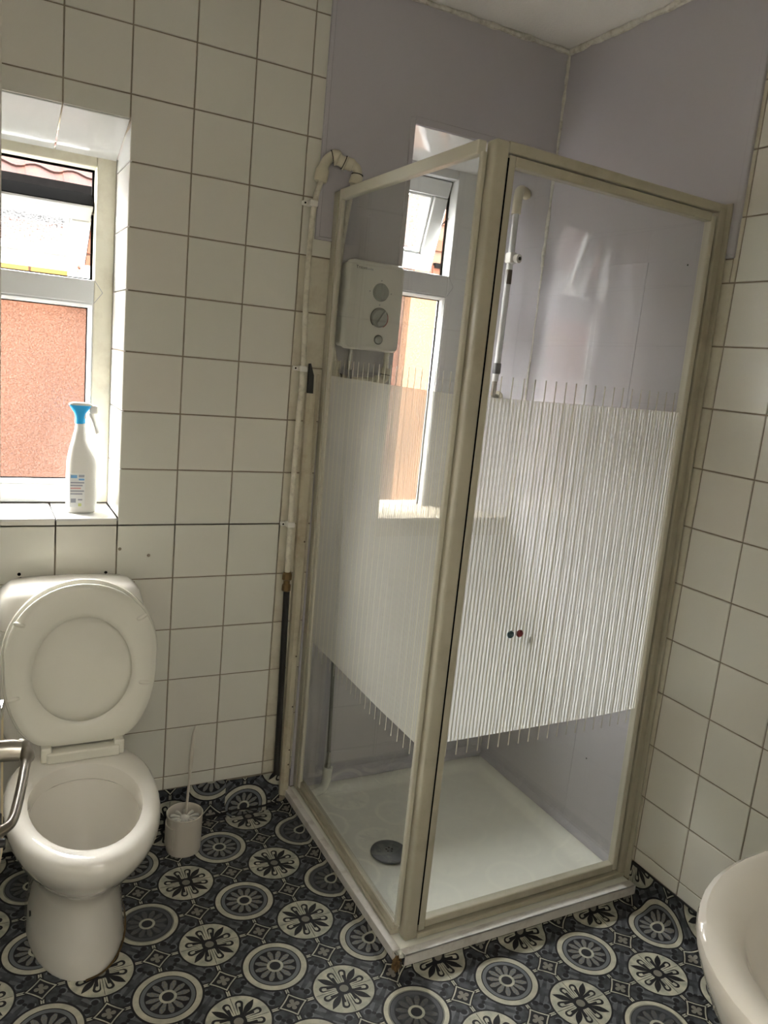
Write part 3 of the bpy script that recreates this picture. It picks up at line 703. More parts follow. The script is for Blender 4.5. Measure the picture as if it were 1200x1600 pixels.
loft(bm, [rr(0, .002, .004), rr(0, .046, .004), rr(.004, .050, .006), rr(.038, .050, .03), rr(.048, .046, .035), rr(.062, .034, .045), rr(.075, .031, .05), rr(.16, .029, .06)], True, True)
link('tray_body', bm, 'tray', tray, smooth=True); 
bm = bmesh.new(); prism(bm, [(.074, .030), (.090, .030), (.090, .034), (.078, .034), (.078, .0525), (.074, .0525)], 'y', -.752, -.004)
for v in bm.verts: v.co.x -= 0.0
box(bm, .074, .094, -.752, -.004, .0505, .0535, .001); link('edge_strip', bm, 'strip', tray)
bm = bmesh.new(); box(bm, .094, XR - .006, -.777, -.773, .026, .0535, .001); box(bm, .094, XR - .006, -.777, -.752, .0505, .0535, .001); link('edge_strip', bm, 'strip', tray)
random.seed(11); bm = bmesh.new(); bmesh.ops.create_icosphere(bm, subdivisions=3, radius=1)
for v in bm.verts:
    k_ = 1 + random.uniform(-.22, .22); v.co = Vector((.084 + v.co.x * .011 * k_, -.759 + v.co.y * .012 * k_, .020 + v.co.z * .020 * k_))
link('broken_corner', bm, mat('brown_damaged_edge', (.40, .31, .18), .9, noise=.4, nscale=90, bump=.8), tray)
settle(tray)
wst = empty('waste_cover', (.254, -.392, .030)); tag(wst, 'round grey waste cover on the shower tray', 'drain')
bm = bmesh.new(); lathe(bm, [(.030, .030), (.050, .031), (.054, .034), (.053, .038), (.046, .041), (.0001, .0425)], (.254, -.392, 0), 36); link('cover_disc', bm, 'waste', wst, smooth=True)
for k in range(5):
    a = 2 * PI * k / 5; bm = bmesh.new(); lathe(bm, [(.0001, .0426), (.0028, .0428), (.003, .0416)], (.254 + .009 * math.cos(a), -.392 + .009 * math.sin(a), 0), 8); link('hole', bm, 'gasket', wst)
settle(wst)

enc = empty('shower_enclosure', (.13, -.72, .053)); tag(enc, 'cream framed square shower enclosure with vertically striped glass', 'shower enclosure')
Z0, Z1 = .0535, 1.852
obox('corner_post', 'frame', enc, .112, .146, -.738, -.704, Z0, Z1, .006, 3, smooth=True)
obox('gap_seal', 'gasket', enc, .146, .150, -.734, -.712, Z0 + .035, Z1 - .03)
obox('wall_profile', 'frame', enc, .088, .104, -.032, -.001, Z0, Z1 - .005, .002, 1, sd)
obox('wall_profile_inner', 'frame_clean', enc, .092, .1035, -.048, -.030, Z0, Z1 - .01, .002, 1, sd)
obox('side_top_rail', 'frame_clean', enc, .092, .112, -.705, -.030, 1.824, Z1, .003, 2, sd)
bm = bmesh.new(); box(bm, .090, .118, -.705, -.032, Z0, .066, .002); box(bm, .096, .112, -.705, -.032, .064, .088, .003)
for v in bm.verts: v.co = Vector(sd(*v.co))
link('side_bottom_rail', bm, 'frame', enc)
obox('side_pane', 'glass_y', enc, .098, .1015, -.705, -.046, .086, 1.826, 0, 1, sd)
obox('pane_stile', 'frame_clean', enc, .100, .112, -.712, -.700, .08, 1.83, .002)
# front: fixed rails and the pivot door
obox('front_top_rail', 'frame', enc, .146, .822, -.736, -.706, 1.832, Z1 + .002, .003, 2, fr)
obox('front_bottom_rail', 'frame', enc, .146, .826, -.740, -.704, Z0, .068, .003, 2, fr)
bm = bmesh.new(); box(bm, .800, .829, -.738, -.708, Z0, Z1 - .004, .004, 2); box(bm, .822, .830, -.752, -.700, Z0, Z1 + .004, .003, 2)
for v in bm.verts: v.co = Vector(fr(*v.co))
link('wall_jamb', bm, 'frame', enc)
door = empty('pivot_door', (.15, -.72, .07)); door.parent = enc
ml = dict(m='frame')
def dpart(n, m, *a, **k): o = obox(n, m, door, *a, **k, f=fr); return o
dpart('door_stile', 'frame', .150, .168, -.735, -.712, .070, 1.829, .003, 2)
dpart('door_stile', 'frame_clean', .778, .794, -.735, -.712, .078, 1.822, .003, 2)
dpart('door_top_rail', 'frame', .168, .778, -.735, -.712, 1.808, 1.829, .003, 2)
dpart('door_bottom_rail', 'frame', .168, .778, -.735, -.712, .076, .098, .003, 2)
dpart('door_seal', 'gasket', .794, .798, -.728, -.714, .078, 1.822)
dpart('door_pane', 'glass_x', .166, .780, -.725, -.721, .096, 1.810)
for x_, y_, m_ in ((.314, -.7275, 'teal'), (.341, -.7275, 'dark_red'), (.384, -.7065, 'green_grey')):
    bm = bmesh.new(); s_ = 1 if y_ > -.715 else -1
    lathe(bm, [(.0001, 0), (.005, 0), (.0045, s_ * .004), (.0088, s_ * .007), (.0095, s_ * .010), (.0075, s_ * .0125), (.0035, s_ * .0115), (.0001, s_ * .0118)], fr(x_, y_ + (.0026 if s_ < 0 else -.0125), .809 if s_ < 0 else .799), 20, 'y')
    o = link('door_knob', bm, m_, door, smooth=True); o['label'] = {'teal': 'teal grey round knob', 'dark_red': 'dark red round knob', 'green_grey': 'green grey round knob on the inner side'}[m_]
for c in door.children: c.matrix_parent_inverse = Matrix.Translation(-door.location)
for c in enc.children: c.matrix_parent_inverse = Matrix.Translation(-enc.location)

# sealing strips round the tray inside
t3 = empty('trim_3'); tag(t3, 'lilac sealing strip between shower panels and tray', kind='structure')
bm = bmesh.new(); prism(bm, [(-.004, .052), (-.022, .052), (-.018, .060), (-.008, .072), (-.004, .085)], 'x', .13, XR - .006); link('seal_strip', bm, 'lilac', t3)
bm = bmesh.new(); prism(bm, [(XR - .004, .052), (XR - .018, .052), (XR - .014, .060), (XR - .006, .072), (XR - .004, .08)], 'y', -.70, -.02); link('seal_strip', bm, 'lilac', t3)

# ------------------------------------------------------------------ electric shower, pipes, hose, riser rail
es = empty('electric_shower', (.197, 0, 1.43)); tag(es, 'white electric shower unit with two round dials on the lilac wall', 'shower heater')
bm = bmesh.new()
def rrect(x0, x1, z0, z1, r, y, n=5):
    pts = []
    for cx, cz, a0 in ((x1 - r, z1 - r, 0), (x0 + r, z1 - r, 90), (x0 + r, z0 + r, 180), (x1 - r, z0 + r, 270)):
        for k in range(n): a = math.radians(a0 + 90 / (n - 1) * k); pts.append((cx + r * math.cos(a), y, cz + r * math.sin(a)))
    return pts
ux0, ux1, uz0, uz1 = .1195, .293, 1.430, 1.673
loft(bm, [rrect(ux0 + .006, ux1 - .006, uz0 + .006, uz1 - .006, .012, panel_y), rrect(ux0 + .004, ux1 - .004, uz0 + .004, uz1 - .004, .014, -.050), rrect(ux0, ux1, uz0, uz1, .016, -.052), rrect(ux0, ux1, uz0, uz1, .016, -.070), rrect(ux0 + .004, ux1 - .004, uz0 + .004, uz1 - .004, .015, -.079), rrect(ux0 + .012, ux1 - .012, uz0 + .012, uz1 - .012, .012, -.082)])
link('casing', bm, 'plastic', es, smooth=True)
YF = -.082
for cx, cz, r, ang, m_ in ((.2185, 1.592, .0235, 0, 'dial'), (.2205, 1.522, .0245, -32, 'dial')):
    bm = bmesh.new(); lathe(bm, [(r + .0015, YF), (r, YF - .004), (r - .002, YF - .009), (.0001, YF - .011)], (cx, 0, cz), 32, 'y')
    d = link('dial', bm, m_, es, smooth=True)
    bm = bmesh.new(); box(bm, -.0035, .0035, YF - .019, YF - .009, -r + .002, r - .002, .0015, 2); 
    for v in bm.verts:
        a = math.radians(ang); x, z = v.co.x, v.co.z; v.co = Vector((cx + x * math.cos(a) - z * math.sin(a), v.co.y, cz + x * math.sin(a) + z * math.cos(a)))
    link('grip', bm, 'dial', es).name = 'dial_grip'
def arc(cx, cz, r, a0, a1, m_, name):
    bm = bmesh.new(); tube(bm, [(cx + r * math.cos(math.radians(a0 + (a1 - a0) * k / 20)), YF - .0012, cz + r * math.sin(math.radians(a0 + (a1 - a0) * k / 20))) for k in range(21)], .0011, 6); return link(name, bm, m_, es)
arc(.2205, 1.522, .0275, -60, 25, 'red', 'temperature_ring'); arc(.2205, 1.522, .0275, 25, 230, 'dark', 'temperature_ring')
bm = bmesh.new(); lathe(bm, [(.0115, YF), (.011, YF - .004), (.006, YF - .006), (.0001, YF - .0065)], (.2235, 0, 1.4625), 24, 'y'); link('start_button', bm, 'dial', es, smooth=True)
arc(.2235, 1.4625, .0125, 0, 359, 'dark', 'button_ring')
for dx, dz in ((-.034, .0), (.033, .0), (0, .032), (.0, -.034)):
    bm = bmesh.new(); lathe(bm, [(.0001, YF - .0006), (.0018, YF - .0006), (.002, YF + .001)], (.2185 + dx, 0, 1.592 + dz), 10, 'y'); link('setting_mark', bm, 'label_g', es)
def text(s, size, loc, rot, m_, parent, name='lettering'):
    c = bpy.data.curves.new(name, 'FONT'); c.body = s; c.size = size; c.extrude = .0002
    o = bpy.data.objects.new(name, c); COL.objects.link(o); o.location = loc; o.rotation_euler = rot; c.materials.append(M[m_])
    bpy.context.view_layer.update(); me = bpy.data.meshes.new_from_object(o); q = bpy.data.objects.new(name, me); COL.objects.link(q); q.matrix_world = o.matrix_world
    bpy.data.objects.remove(o); q.parent = parent; return q
text('Triton', .0125, (.136, YF - .0006, 1.6475), (PI / 2, 0, 0), 'dark', es)
text('Seville', .0085, (.168, YF - .0006, 1.6475), (PI / 2, 0, 0), 'label_g', es)
settle(es)

def pipe_obj(name, label, cat, group=None): o = empty(name); tag(o, label, cat, group); return o
sp = pipe_obj('supply_pipe', 'white plastic water pipe looping over the enclosure to the electric shower', 'pipe')
bm = bmesh.new(); tube(bm, smooth_path([(.026, -.020, .765), (.024, -.020, 1.0), (.025, -.020, 1.2), (.028, -.020, 1.36), (.022, -.020, 1.53), (.020, -.020, 1.70), (.026, -.020, 1.81), (.042, -.021, 1.875)]), .0078, 12); link('tube', bm, 'pipe', sp, smooth=True)
bm = bmesh.new(); tube(bm, smooth_path([(.126, -.046, 1.885), (.123, -.036, 1.845), (.113, -.024, 1.70), (.1105, -.022, 1.54), (.1105, -.024, 1.44), (.122, -.032, 1.385)]), .0073, 12); link('tube', bm, 'pipe', sp, smooth=True)
bm = bmesh.new(); tube(bm, [(.136, -.032, 1.340), (.262, -.034, 1.349)], .008, 12); link('tube', bm, 'pipe', sp, smooth=True)
bm = bmesh.new(); tube(bm, [(.281, -.034, 1.372), (.280, -.034, 1.432)], .008, 12); link('tube', bm, 'pipe', sp, smooth=True)
def fitting(pts, r, name='elbow_fitting', m='fitting'):
    bm = bmesh.new(); q = smooth_path(pts, 7); L_ = len(q) - 1
    rad = [r * (1.34 if (f < .24 or f > .76) else (1.0 if .30 < f < .70 else 1.05)) for f in [k / L_ for k in range(len(q))]]
    rad = [x * (.9 if k in (0, L_) else 1) for k, x in enumerate(rad)]; tube(bm, q, rad, 16); o = link(name, bm, m, sp, smooth=True)
    for k in (int(L_ * .26), int(L_ * .74)):
        bm = bmesh.new(); d = (q[k + 1] - q[k - 1]).normalized(); tube(bm, [q[k] - d * .0009, q[k] + d * .0009], r * 1.28, 16); link('seal_ring', bm, 'grime', o)
    return o
fitting([(.036, -.021, 1.862), (.044, -.022, 1.905), (.060, -.026, 1.928), (.082, -.034, 1.929)], .0135)
fitting([(.074, -.034, 1.926), (.100, -.040, 1.916)], .0150, 'coupling')
fitting([(.096, -.040, 1.918), (.122, -.048, 1.912), (.131, -.050, 1.896), (.124, -.050, 1.866)], .0125)
fitting([(.118, -.032, 1.392), (.122, -.032, 1.352), (.150, -.032, 1.339)], .0125)
fitting([(.250, -.034, 1.347), (.278, -.034, 1.352), (.282, -.034, 1.385)], .0120)
for x_, z_ in ((.020, 1.803), (.027, 1.362), (.024, .912)):
    bm = bmesh.new(); box(bm, x_ - .011, x_ + .012, -.031, -.001, z_ - .008, z_ + .008, .003, 2); box(bm, x_ - .026, x_ - .010, -.014, -.001, z_ - .006, z_ + .006, .003, 2)
    c = link('pipe_clip', bm, 'plastic', sp); bm = bmesh.new(); lathe(bm, [(.0001, -.0146), (.0026, -.0146), (.003, -.012)], (x_ - .019, 0, z_), 10, 'y'); q = link('clip_hole', bm, 'gasket', c)
bp_ = pipe_obj('black_pipe', 'black rising pipe with brass coupling at the foot of the white pipe', 'pipe')
bm = bmesh.new(); tube(bm, smooth_path([(.041, -.018, .112), (.036, -.018, .4), (.029, -.019, .715)]), .0095, 12); link('tube', bm, 'black_pipe', bp_, smooth=True)
bm = bmesh.new(); lathe(bm, [(.009, .708), (.014, .712), (.014, .728), (.010, .732), (.010, .742), (.015, .746), (.015, .762), (.010, .768), (.0001, .769)], (.027, -.020, 0), 8); link('brass_coupling', bm, 'brass', bp_)
tk = pipe_obj('pipe_trunking', 'stained cream vertical trunking between the tiles and the shower frame', 'trunking')
bm = bmesh.new(); 
loft(bm, [[(a, -.001, .035), (a, -.016, .035), (a + .008, -.024, .035), (b - .006, -.024, .035), (b, -.016, .035), (b, -.001, .035)] for a, b in [(.058, .086)]] + [[(a, -.001, 1.295), (a, -.016, 1.295), (a + .008, -.024, 1.295), (b - .006, -.024, 1.295), (b, -.016, 1.295), (b, -.001, 1.295)] for a, b in [(.046, .076)]])
link('cover', bm, 'trunk', tk, smooth=False)
bm = bmesh.new(); tube(bm, [(.058, -.012, 1.28), (.056, -.012, 1.345), (.052, -.008, 1.378)], [.0095, .0095, .004], 10); link('foam_lagging', bm, 'foam', tk, smooth=True)
bm = bmesh.new(); box(bm, .078, .0875, -.006, -.001, .11, 1.35, .002); link('filler_bead', bm, 'trunk', tk)
for z_ in (.19, .335, .5, .86, .14):
    bm = bmesh.new(); lathe(bm, [(.0001, -.0255), (.0022, -.0255), (.003, -.023)], (.077 - z_ * .006, 0, z_), 8, 'y'); link('nail_hole', bm, 'rust', tk)
hs = pipe_obj('shower_hose', 'grey metal hose hanging from the electric shower to the tray', 'hose')
bm = bmesh.new(); lathe(bm, [(.008, 1.372), (.0085, 1.40), (.007, 1.432), (.0001, 1.432)], (.158, -.05, 0), 16); link('outlet_nut', bm, 'chrome', hs, smooth=True)
bm = bmesh.new(); hp = smooth_path([(.158, -.05, 1.375), (.168, -.05, 1.0), (.182, -.05, .65), (.192, -.05, .40), (.200, -.05, .17)], 60); tube(bm, hp, [.0066 if k % 2 else .0056 for k in range(len(hp))], 8); link('hose_tube', bm, 'hose', hs, smooth=True)
bm = bmesh.new(); lathe(bm, [(.0066, .178), (.007, .170), (.0105, .128), (.0105, .118), (.006, .117), (.0001, .117)], (.201, -.05, 0), 18); link('cone_nut', bm, 'chrome', hs, smooth=True)
hh_ = pipe_obj('shower_handset', 'white shower handset at the end of the hose, touching the tray', 'shower head')
bm = bmesh.new(); q = smooth_path([(.202, -.05, .124), (.200, -.052, .085), (.188, -.056, .056), (.160, -.062, .050), (.142, -.066, .052)], 5); tube(bm, q, [.0155 - .004 * (k / len(q)) + (.001 if k < 2 else 0) for k in range(len(q))], 16); link('handle', bm, 'tray', hh_, smooth=True)

rl = pipe_obj('riser_rail', 'white riser rail with peeling coating on the reveal beside the shower window', 'rail')
bm = bmesh.new(); tube(bm, [(.744, .058, 1.925), (.741, .054, 1.78), (.737, .050, 1.45), (.735, .050, 1.375)], [.0105] * 4, 16); link('rail_tube', bm, 'upvc', rl, smooth=True)
bm = bmesh.new(); tube(bm, smooth_path([(.744, .058, 1.905), (.746, .060, 1.95), (.760, .072, 1.982), (.788, .080, 1.980), (.800, .084, 1.97)], 5), .0150, 16); link('rail_bracket', bm, 'fitting', rl, smooth=True)
bm = bmesh.new(); lathe(bm, [(.0125, 1.40), (.0135, 1.403), (.0135, 1.432), (.0125, 1.435), (.0001, 1.435)], (.7365, .050, 0), 16); link('collar', bm, 'waste', rl, smooth=True)
bm = bmesh.new(); box(bm, .726, .754, .034, .066, 1.752, 1.786, .006, 2)
tube(bm, [(.745, .045, 1.769), (.752, .022, 1.767)], [.012, .014], 12); link('slider_clamp', bm, 'plastic', rl, smooth=True)
bm = bmesh.new(); tube(bm, [(.752, .021, 1.767), (.753, .018, 1.767)], [.0055, .0055], 10); link('clamp_socket', bm, 'gasket', rl)
for zz, hh2 in ((1.71, .045), (1.50, .05)):
    bm = bmesh.new(); tube(bm, [(.7405 - (1.71 - zz) * .008, .0525, zz - hh2 / 2), (.7405 - (1.71 - zz) * .008, .0525, zz + hh2 / 2)], [.0112, .0109], 9); link('peeled_patch', bm, 'rust', rl)
bm = bmesh.new(); tube(bm, smooth_path([(.735, .050, 1.38), (.735, .050, 1.345), (.742, .062, 1.330), (.770, .078, 1.325)], 5), .0085, 12); link('lower_elbow', bm, 'satin', rl, smooth=True)
bm = bmesh.new(); lathe(bm, [(.0001, 0), (.017, 0), (.019, .008), (.0001, .008)], (0, 0, 0), 20, 'x')
for v in bm.verts:
    d = Vector((.816, .579, 0)).normalized(); t_ = Vector((-d.y, d.x, 0)); c = v.co; v.co = Vector((.770, .078, 1.325)) + d * c.x + t_ * c.y + Vector((0, 0, c.z))
link('wall_flange', bm, 'fitting', rl, smooth=True)

# ------------------------------------------------------------------ toilet
TX = -.577
def egg(hw, yf, yb, z, n=40, cx=None, back_e=2.6, wide=.42):
    """egg outline, front at yf (towards the camera), back at yb"""
    cx = TX if cx is None else cx; yc = yb + (yf - yb) * wide; r = []
    for k in range(n):
        a = 2 * PI * k / n; s, c = math.sin(a), math.cos(a)
        if c >= 0: r.append(Vector((cx + hw * s, yc + (yf - yc) * c, z)))
        else:
            e = 2 / back_e; r.append(Vector((cx + hw * math.copysign(abs(s) ** e, s), yc - (yb - yc) * -1 * abs(c) ** e if False else yc + (yb - yc) * abs(c) ** e, z)))
    return r
wc = empty('toilet', (TX, -.35, 0)); tag(wc, 'white toilet with its seat and lid raised below the left window', 'toilet')
bm = bmesh.new()
prof = [(.110, -.530, -.110, 0, .5), (.112, -.532, -.108, .012, .5), (.105, -.525, -.115, .05, .5), (.100, -.520, -.12, .12, .5), (.101, -.522, -.13, .17, .48), (.108, -.535, -.15, .205, .46),
        (.128, -.580, -.17, .245, .44), (.146, -.630, -.185, .285, .42), (.157, -.668, -.20, .325, .42), (.162, -.690, -.205, .355, .42), (.162, -.697, -.207, .377, .42), (.158, -.693, -.209, .391, .42), (.150, -.684, -.213, .399, .42), (.140, -.672, -.24, .402, .42)]
rings = [egg(a, b, c, z, wide=wd) for a, b, c, z, wd in prof]
inner = [(.125, -.654, -.292, .4015, .46), (.117, -.642, -.300, .397, .46), (.113, -.636, -.304, .385, .46), (.113, -.636, -.304, .362, .46), (.121, -.645, -.296, .354, .46), (.118, -.63, -.30, .33, .46), (.100, -.585, -.32, .27, .46), (.075, -.53, -.34, .215, .46), (.055, -.49, -.36, .19, .46)]
rings += [egg(a, b, c, z, wide=wd, back_e=2.1) for a, b, c, z, wd in inner]
loft(bm, rings); link('pan', bm, 'ceramic', wc, smooth=True)
bm = bmesh.new(); loft(bm, [superring(TX, -.13, .095, .11, .30, 28, 4), superring(TX, -.13, .115, .118, .36, 28, 4), superring(TX, -.135, .122, .122, .39, 28, 4), superring(TX, -.135, .118, .118, .398, 28, 4)]); link('rear_shelf', bm, 'ceramic', wc, smooth=True)
# cistern
bm = bmesh.new(); loft(bm, [superring(TX, -.092, .150, .080, .400, 36, 5), superring(TX, -.094, .160, .086, .43, 36, 5), superring(TX, -.096, .166, .090, .60, 36, 5), superring(TX, -.097, .169, .092, .694, 36, 5)]); link('cistern', bm, 'ceramic', wc, smooth=True)
bm = bmesh.new(); loft(bm, [superring(TX, -.098, .171, .094, .697, 40, 5), superring(TX, -.098, .173, .0955, .702, 40, 5), superring(TX, -.097, .170, .093, .74, 40, 4.5), superring(TX, -.096, .160, .086, .772, 40, 4), superring(TX, -.096, .140, .072, .788, 40, 3.4), superring(TX, -.096, .09, .045, .793, 40, 3)]); link('cistern_lid', bm, 'ceramic', wc, smooth=True)
# seat ring and lid, both raised
SX = -.562; hinge = Vector((SX, -.262, .420)); su = Vector((0, .060, .392)).normalized(); sn_ = Vector((0, -su.z, su.y))
def sp3(x, s, n): v = hinge + su * s + sn_ * n; return Vector((SX + x, v.y, v.z))
def seat_outline(k, n, inset=0.0, top=.400):
    a = 2 * PI * k / n; s, c = math.sin(a), math.cos(a)
    cyy = .232; 
    if c > 0: return (s * (.172 - inset), cyy + (top - cyy - inset) * c)
    return (math.copysign(abs(s) ** .32, s) * (.172 - inset) * (1 - .22 * (abs(c) ** 1.5)), cyy - (cyy - .012 - inset) * abs(c) ** .62)
def seat_hole(k, n, inset=0.0):
    a = 2 * PI * k / n; s, c = math.sin(a), math.cos(a); cyy = .185
    return (s * (.113 + inset), cyy + ((.135 if c > 0 else .118) + inset) * c)
n = 56; bm = bmesh.new()
def rg(fn, nn, inset): return [sp3(*fn(k, n, inset), nn) for k in range(n)]
R0 = [rg(seat_hole, .004, .004), rg(seat_hole, .007, .0), rg(seat_hole, .010, .004), rg(seat_hole, .012, .012), rg(seat_outline, .0125, .016), rg(seat_outline, .011, .006), rg(seat_outline, .007, .001), rg(seat_outline, .002, 0), rg(seat_outline, -.004, .004), rg(seat_outline, -.007, .02), rg(seat_hole, -.006, .02), rg(seat_hole, -.002, .006)]
V = [[bm.verts.new(p) for p in r] for r in R0]
for A_, B_ in zip(V, V[1:] + V[:1]):
    for k in range(n): bm.faces.new((A_[k], A_[(k + 1) % n], B_[(k + 1) % n], B_[k]))
link('seat_ring', bm, 'seat', wc, smooth=True)
bm = bmesh.new(); loft(bm, [[sp3(*seat_outline(k, n, i_, .404), nn) for k in range(n)] for i_, nn in ((.02, -.012), (.004, -.011), (-.004, -.010), (-.006, -.016), (-.004, -.024), (.03, -.030))]); link('seat_lid', bm, 'seat', wc, smooth=True)
for (x_, s_, an) in ((-.140, .312, -20), (.135, .312, 25), (.142, .148, -8), (-.152, .138, 12)):
    bm = bmesh.new(); a = math.radians(an); pts = [sp3(x_ + math.cos(a) * t, s_ + math.sin(a) * t, .012) for t in (-.013, -.008, 0, .008, .013)]; tube(bm, pts, [.003, .0055, .006, .0055, .003], 8); link('buffer', bm, 'seat', wc, smooth=True)
bm = bmesh.new(); box(bm, SX - .082, SX + .082, -.292, -.258, .402, .428, .004, 2); link('hinge_plate', bm, 'seat', wc)
for s_ in (-1, 1):
    bm = bmesh.new(); box(bm, SX + s_ * .082 - .012, SX + s_ * .082 + .012, -.285, -.245, .402, .440, .004, 2); link('hinge_block', bm, 'seat', wc)
bm = bmesh.new(); lathe(bm, [(.0001, 0), (.006, 0), (.007, -.004)], (TX - .104, -.40, .10), 10, 'x'); link('fixing_screw', bm, 'black_pipe', wc)
settle(wc)
st = bmesh.new(); tube(st, smooth_path([tuple(p) for p in [egg(.113, -.534, -.108, .002, wide=.5)[k] for k in range(0, 16, 2)]], 4), .0024, 6); so = link('grime_ring', st, mat('yellow_brown_grime', (.34, .26, .12), .7, noise=.3), wc); so.matrix_parent_inverse = Matrix.Translation(-wc.location)

# black flush pipe / cable seen behind the lever
fp = empty('waste_pipe', (-.80, -.1, .2)); tag(fp, 'dark curved pipe beside the toilet pan near the door', 'pipe')
bm = bmesh.new(); tube(bm, smooth_path([(-.772, -.10, .46), (-.772, -.20, .42), (-.778, -.26, .34), (-.80, -.28, .24), (-.82, -.25, .10), (-.82, -.15, .05)]), .012, 10); link('pipe_bend', bm, 'black_pipe', fp, smooth=True); settle(fp)

# ------------------------------------------------------------------ toilet brush in holder
BX, BY = -.271, -.135
hd = empty('brush_holder', (BX, BY, 0)); tag(hd, 'off-white cylindrical toilet brush holder on the floor beside the toilet', 'brush holder')
bm = bmesh.new(); lathe(bm, [(.0001, .0005), (.047, .001), (.048, .005), (.0495, .108), (.0505, .112), (.0485, .1135), (.0465, .111), (.0455, .02), (.0001, .012)], (BX, BY, 0), 36); link('cup', bm, 'brush_pl', hd, smooth=True)
bm = bmesh.new()
pts = [(BX + .052 * math.cos(a), BY + .054 * math.sin(a)) for a in [math.radians(150 + 10 * k) for k in range(8)]]; pts2 = [(BX + .047 * math.cos(a), BY + .047 * math.sin(a)) for a in [math.radians(150 + 10 * k) for k in range(8)]][::-1]
prism(bm, pts + pts2, 'z', .022, .085); link('side_tab', bm, 'brush_pl', hd); settle(hd)
tb = empty('toilet_brush', (BX, BY, .02)); tag(tb, 'white toilet brush standing in its holder, long tapered handle upright', 'toilet brush')
zs_ = [.098, .15, .20, .225, .25, .275, .30, .325, .35, .372]; rs_ = [.0042, .0038, .0034, .0042, .0058, .0066, .0064, .0054, .0040, .0022]
bm = bmesh.new(); tube(bm, [(BX + .004 + (z_ - .098) * .03 + (.004 if z_ > .36 else 0), BY - .003 * math.sin((z_ - .2) * 14), z_) for z_ in zs_], rs_, 10); link('handle', bm, 'brush_pl', tb, smooth=True)
bm = bmesh.new(); lathe(bm, [(.0001, .060), (.016, .062), (.017, .090), (.013, .098), (.006, .104), (.0001, .105)], (BX, BY, 0), 20); link('hub', bm, 'plastic', tb, smooth=True)
for k in range(11):
    a = 2 * PI * k / 11 + .2; c_, s_ = math.cos(a), math.sin(a); bm = bmesh.new()
    tube(bm, [(BX + c_ * .012, BY + s_ * .012, .094), (BX + c_ * .03, BY + s_ * .03, .094), (BX + c_ * .041, BY + s_ * .041, .091)], [.003, .0045, .0055], 6); link('bristle_tuft', bm, 'plastic', tb, smooth=True)
settle(tb)

# ------------------------------------------------------------------ spray bottle on the sill
QX, QY, QZ = -.540, .088, W1[2]
bt = empty('spray_bottle', (QX, QY, QZ)); tag(bt, 'white trigger spray bottle with bright blue nozzle head on the window sill', 'spray bottle')
def br(z, xl, xr, hy, e=3.2): return superring(QX + (xl + xr) / 2, QY, (xr - xl) / 2, hy, QZ + z, 28, e)
bm = bmesh.new(); loft(bm, [br(0, -.030, .034, .020), br(.004, -.035, .039, .024), br(.03, -.037, .041, .026), (br(.09, -.037, .041, .026)), br(.135, -.036, .040, .026), br(.150, -.034, .036, .025), br(.172, -.030, .022, .022, 2.8), br(.195, -.024, .012, .019, 2.4), br(.222, -.018, .010, .016, 2.1), br(.240, -.016, .009, .014, 2)]); link('bottle_body', bm, 'plastic', bt, smooth=True)
bm = bmesh.new(); loft(bm, [br(.238, -.018, .009, .0145, 2), br(.256, -.018, .009, .0145, 2), br(.266, -.020, .010, .014, 2.4), br(.280, -.030, .020, .013, 3), br(.286, -.034, .024, .013, 3.5)]); link('nozzle_head', bm, 'blue', bt, smooth=True)
bm = bmesh.new(); loft(bm, [br(.286, -.034, .024, .013, 3.5), br(.290, -.032, .024, .0125, 3.5), br(.293, -.026, .016, .010, 3)]); link('head_cap', bm, 'plastic', bt, smooth=True)
bm = bmesh.new(); box(bm, QX + .018, QX + .038, QY - .009, QY + .009, QZ + .266, QZ + .287, .004, 2); link('nozzle', bm, 'plastic', bt, smooth=True)
bm = bmesh.new(); tube(bm, smooth_path([(QX + .020, QY, QZ + .268), (QX + .028, QY, QZ + .252), (QX + .034, QY, QZ + .232), (QX + .041, QY, QZ + .214)], 4), [.006] * 6 + [.0055] * 4 + [.0065, .0065, .006], 8); link('trigger', bm, 'plastic', bt, smooth=True)
bm = bmesh.new(); box(bm, QX - .014, QX + .010, QY - .010, QY + .010, QZ + .250, QZ + .268, .004, 2); link('trigger_body', bm, 'plastic', bt, smooth=True)
LF = QY - .0262
lb = obox('label_panel', 'label_w', bt, QX - .030, QX + .008, LF - .0004, LF + .0035, QZ + .018, QZ + .108)
def lp(x0, x1, z0, z1, m_): return obox('label_print', m_, bt, QX + x0, QX + x1, LF - .0009, LF, QZ + z0, QZ + z1)
lp(-.028, -.012, .096, .104, 'label_b'); lp(-.008, .006, .098, .105, 'label_g'); lp(-.008, .006, .090, .095, 'label_b')
for k in range(5): lp(-.028, .006 - .004 * (k % 3), .082 - k * .0075, .0855 - k * .0075, 'label_g' if k not in (2,) else 'label_r')
lp(-.027, -.014, .030, .041, 'label_g'); lp(-.009, .002, .036, .040, 'label_g'); lp(-.008, .0, .020, .028, 'label_y')
settle(bt)

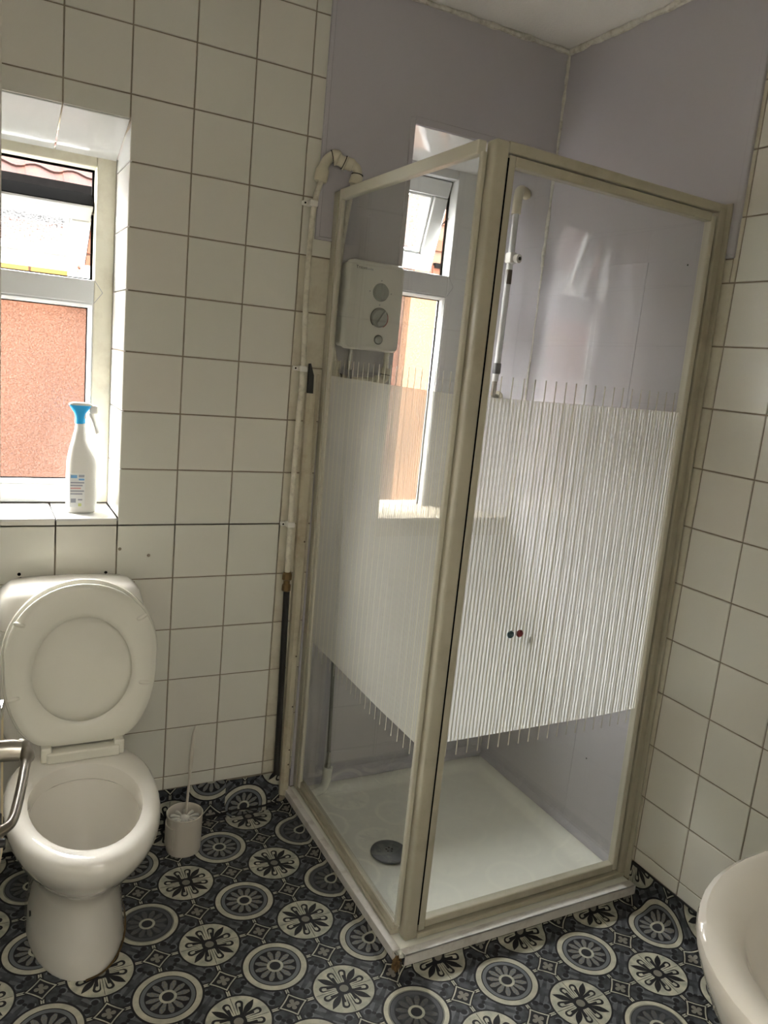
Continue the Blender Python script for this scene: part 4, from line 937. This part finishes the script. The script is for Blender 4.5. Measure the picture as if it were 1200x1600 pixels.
# ------------------------------------------------------------------ wash basin
bs = empty('wash_basin', (.15, -1.75, .0)); tag(bs, 'white ceramic wash basin with a rounded rim at the right edge', 'basin')
BC = (.150, -1.748)
def ring_b(hx, hy, z, e=2.1, cy=BC[1]):
    r = superring(BC[0], cy, hx, hy, z, 48, e)
    for v in r: v.y = max(v.y, YN + .004)
    return r
bm = bmesh.new(); loft(bm, [ring_b(.07, .08, .60), ring_b(.15, .14, .63), ring_b(.21, .185, .68), ring_b(.245, .212, .73), ring_b(.262, .226, .77), ring_b(.268, .231, .788), ring_b(.266, .230, .797), ring_b(.258, .223, .803), ring_b(.245, .212, .803), ring_b(.225, .192, .796), ring_b(.212, .178, .780), ring_b(.195, .160, .74), ring_b(.15, .125, .69), ring_b(.06, .05, .665)]); link('bowl', bm, 'ceramic', bs, smooth=True)
bm = bmesh.new(); loft(bm, [superring(BC[0], -1.84, .10, .10, 0, 24, 3), superring(BC[0], -1.84, .085, .085, .08, 24, 3), superring(BC[0], -1.84, .08, .08, .5, 24, 3), superring(BC[0], -1.82, .10, .10, .64, 24, 3)]); link('pedestal', bm, 'ceramic', bs, smooth=True)
bm = bmesh.new(); tube(bm, smooth_path([(BC[0], -1.93, .80), (BC[0], -1.93, .87), (BC[0], -1.90, .90), (BC[0], -1.84, .89), (BC[0], -1.825, .86)]), .012, 12); link('tap', bm, 'chrome', bs, smooth=True)
settle(bs)

# ------------------------------------------------------------------ room door with lock and lever
dr = empty('door_1', (-.868, -1.955, 0)); tag(dr, 'cream painted bathroom door standing open at the left edge', kind='structure')
E0, H0 = Vector((-.769, -1.25, 0)), Vector((-.868, -1.955, 0)); dd = (E0 - H0); DWd = dd.length; dd.normalize(); dn = Vector((dd.y, -dd.x, 0))   # dn points to +x
def dbox(name, m, s0, s1, n0, n1, z0, z1, bev=.001, parent=dr, seg=1):
    bm = bmesh.new(); box(bm, s0, s1, n0, n1, z0, z1, bev, seg)
    for v in bm.verts: c = v.co.copy(); q = H0 + dd * c.x + dn * c.y; v.co = Vector((q.x, q.y, c.z))
    return link(name, bm, m, parent)
dbox('door_leaf', 'door', 0, DWd, -.038, 0, .006, 1.985, .002)
lk = dbox('rim_lock', 'lock', DWd - .09, DWd, 0, .0035, .835, 1.004)
dbox('lock_top', 'chrome', DWd - .09, DWd, 0, .0048, 1.004, 1.014)
dbox('lever_plate', 'satin', DWd - .115, DWd - .045, .0035, .0065, .86, 1.03)
dbox('snib_plate', 'black_pipe', DWd - .10, DWd - .07, .0065, .010, .895, .925)
def dp(s, nn, z): q = H0 + dd * s + dn * nn; return (q.x, q.y, z)
s0 = DWd - .082
bm = bmesh.new(); tube(bm, [dp(s0, .006, .998), dp(s0, .020, .998), dp(s0, .028, .997)], [.0105, .0105, .010], 14); link('lever_stem', bm, 'satin', dr, smooth=True)
bm = bmesh.new(); tube(bm, smooth_path([dp(s0 + .006, .026, .998), dp(s0 - .006, .034, .997), dp(s0 - .03, .034, .994), dp(s0 - .09, .033, .992), dp(s0 - .118, .030, .992), dp(s0 - .135, .018, .994)], 5), [.0088] * 4 + [.0065] * 4 + [.0044] * 14 + [.0048] * 4, 12); link('lever_handle', bm, 'satin', dr, smooth=True)
bm = bmesh.new(); tube(bm, [dp(s0 - .01, .009, .905), dp(s0 - .01, .0155, .905)], .0045, 10); link('snib_knob', bm, 'black_pipe', dr)
settle(dr)
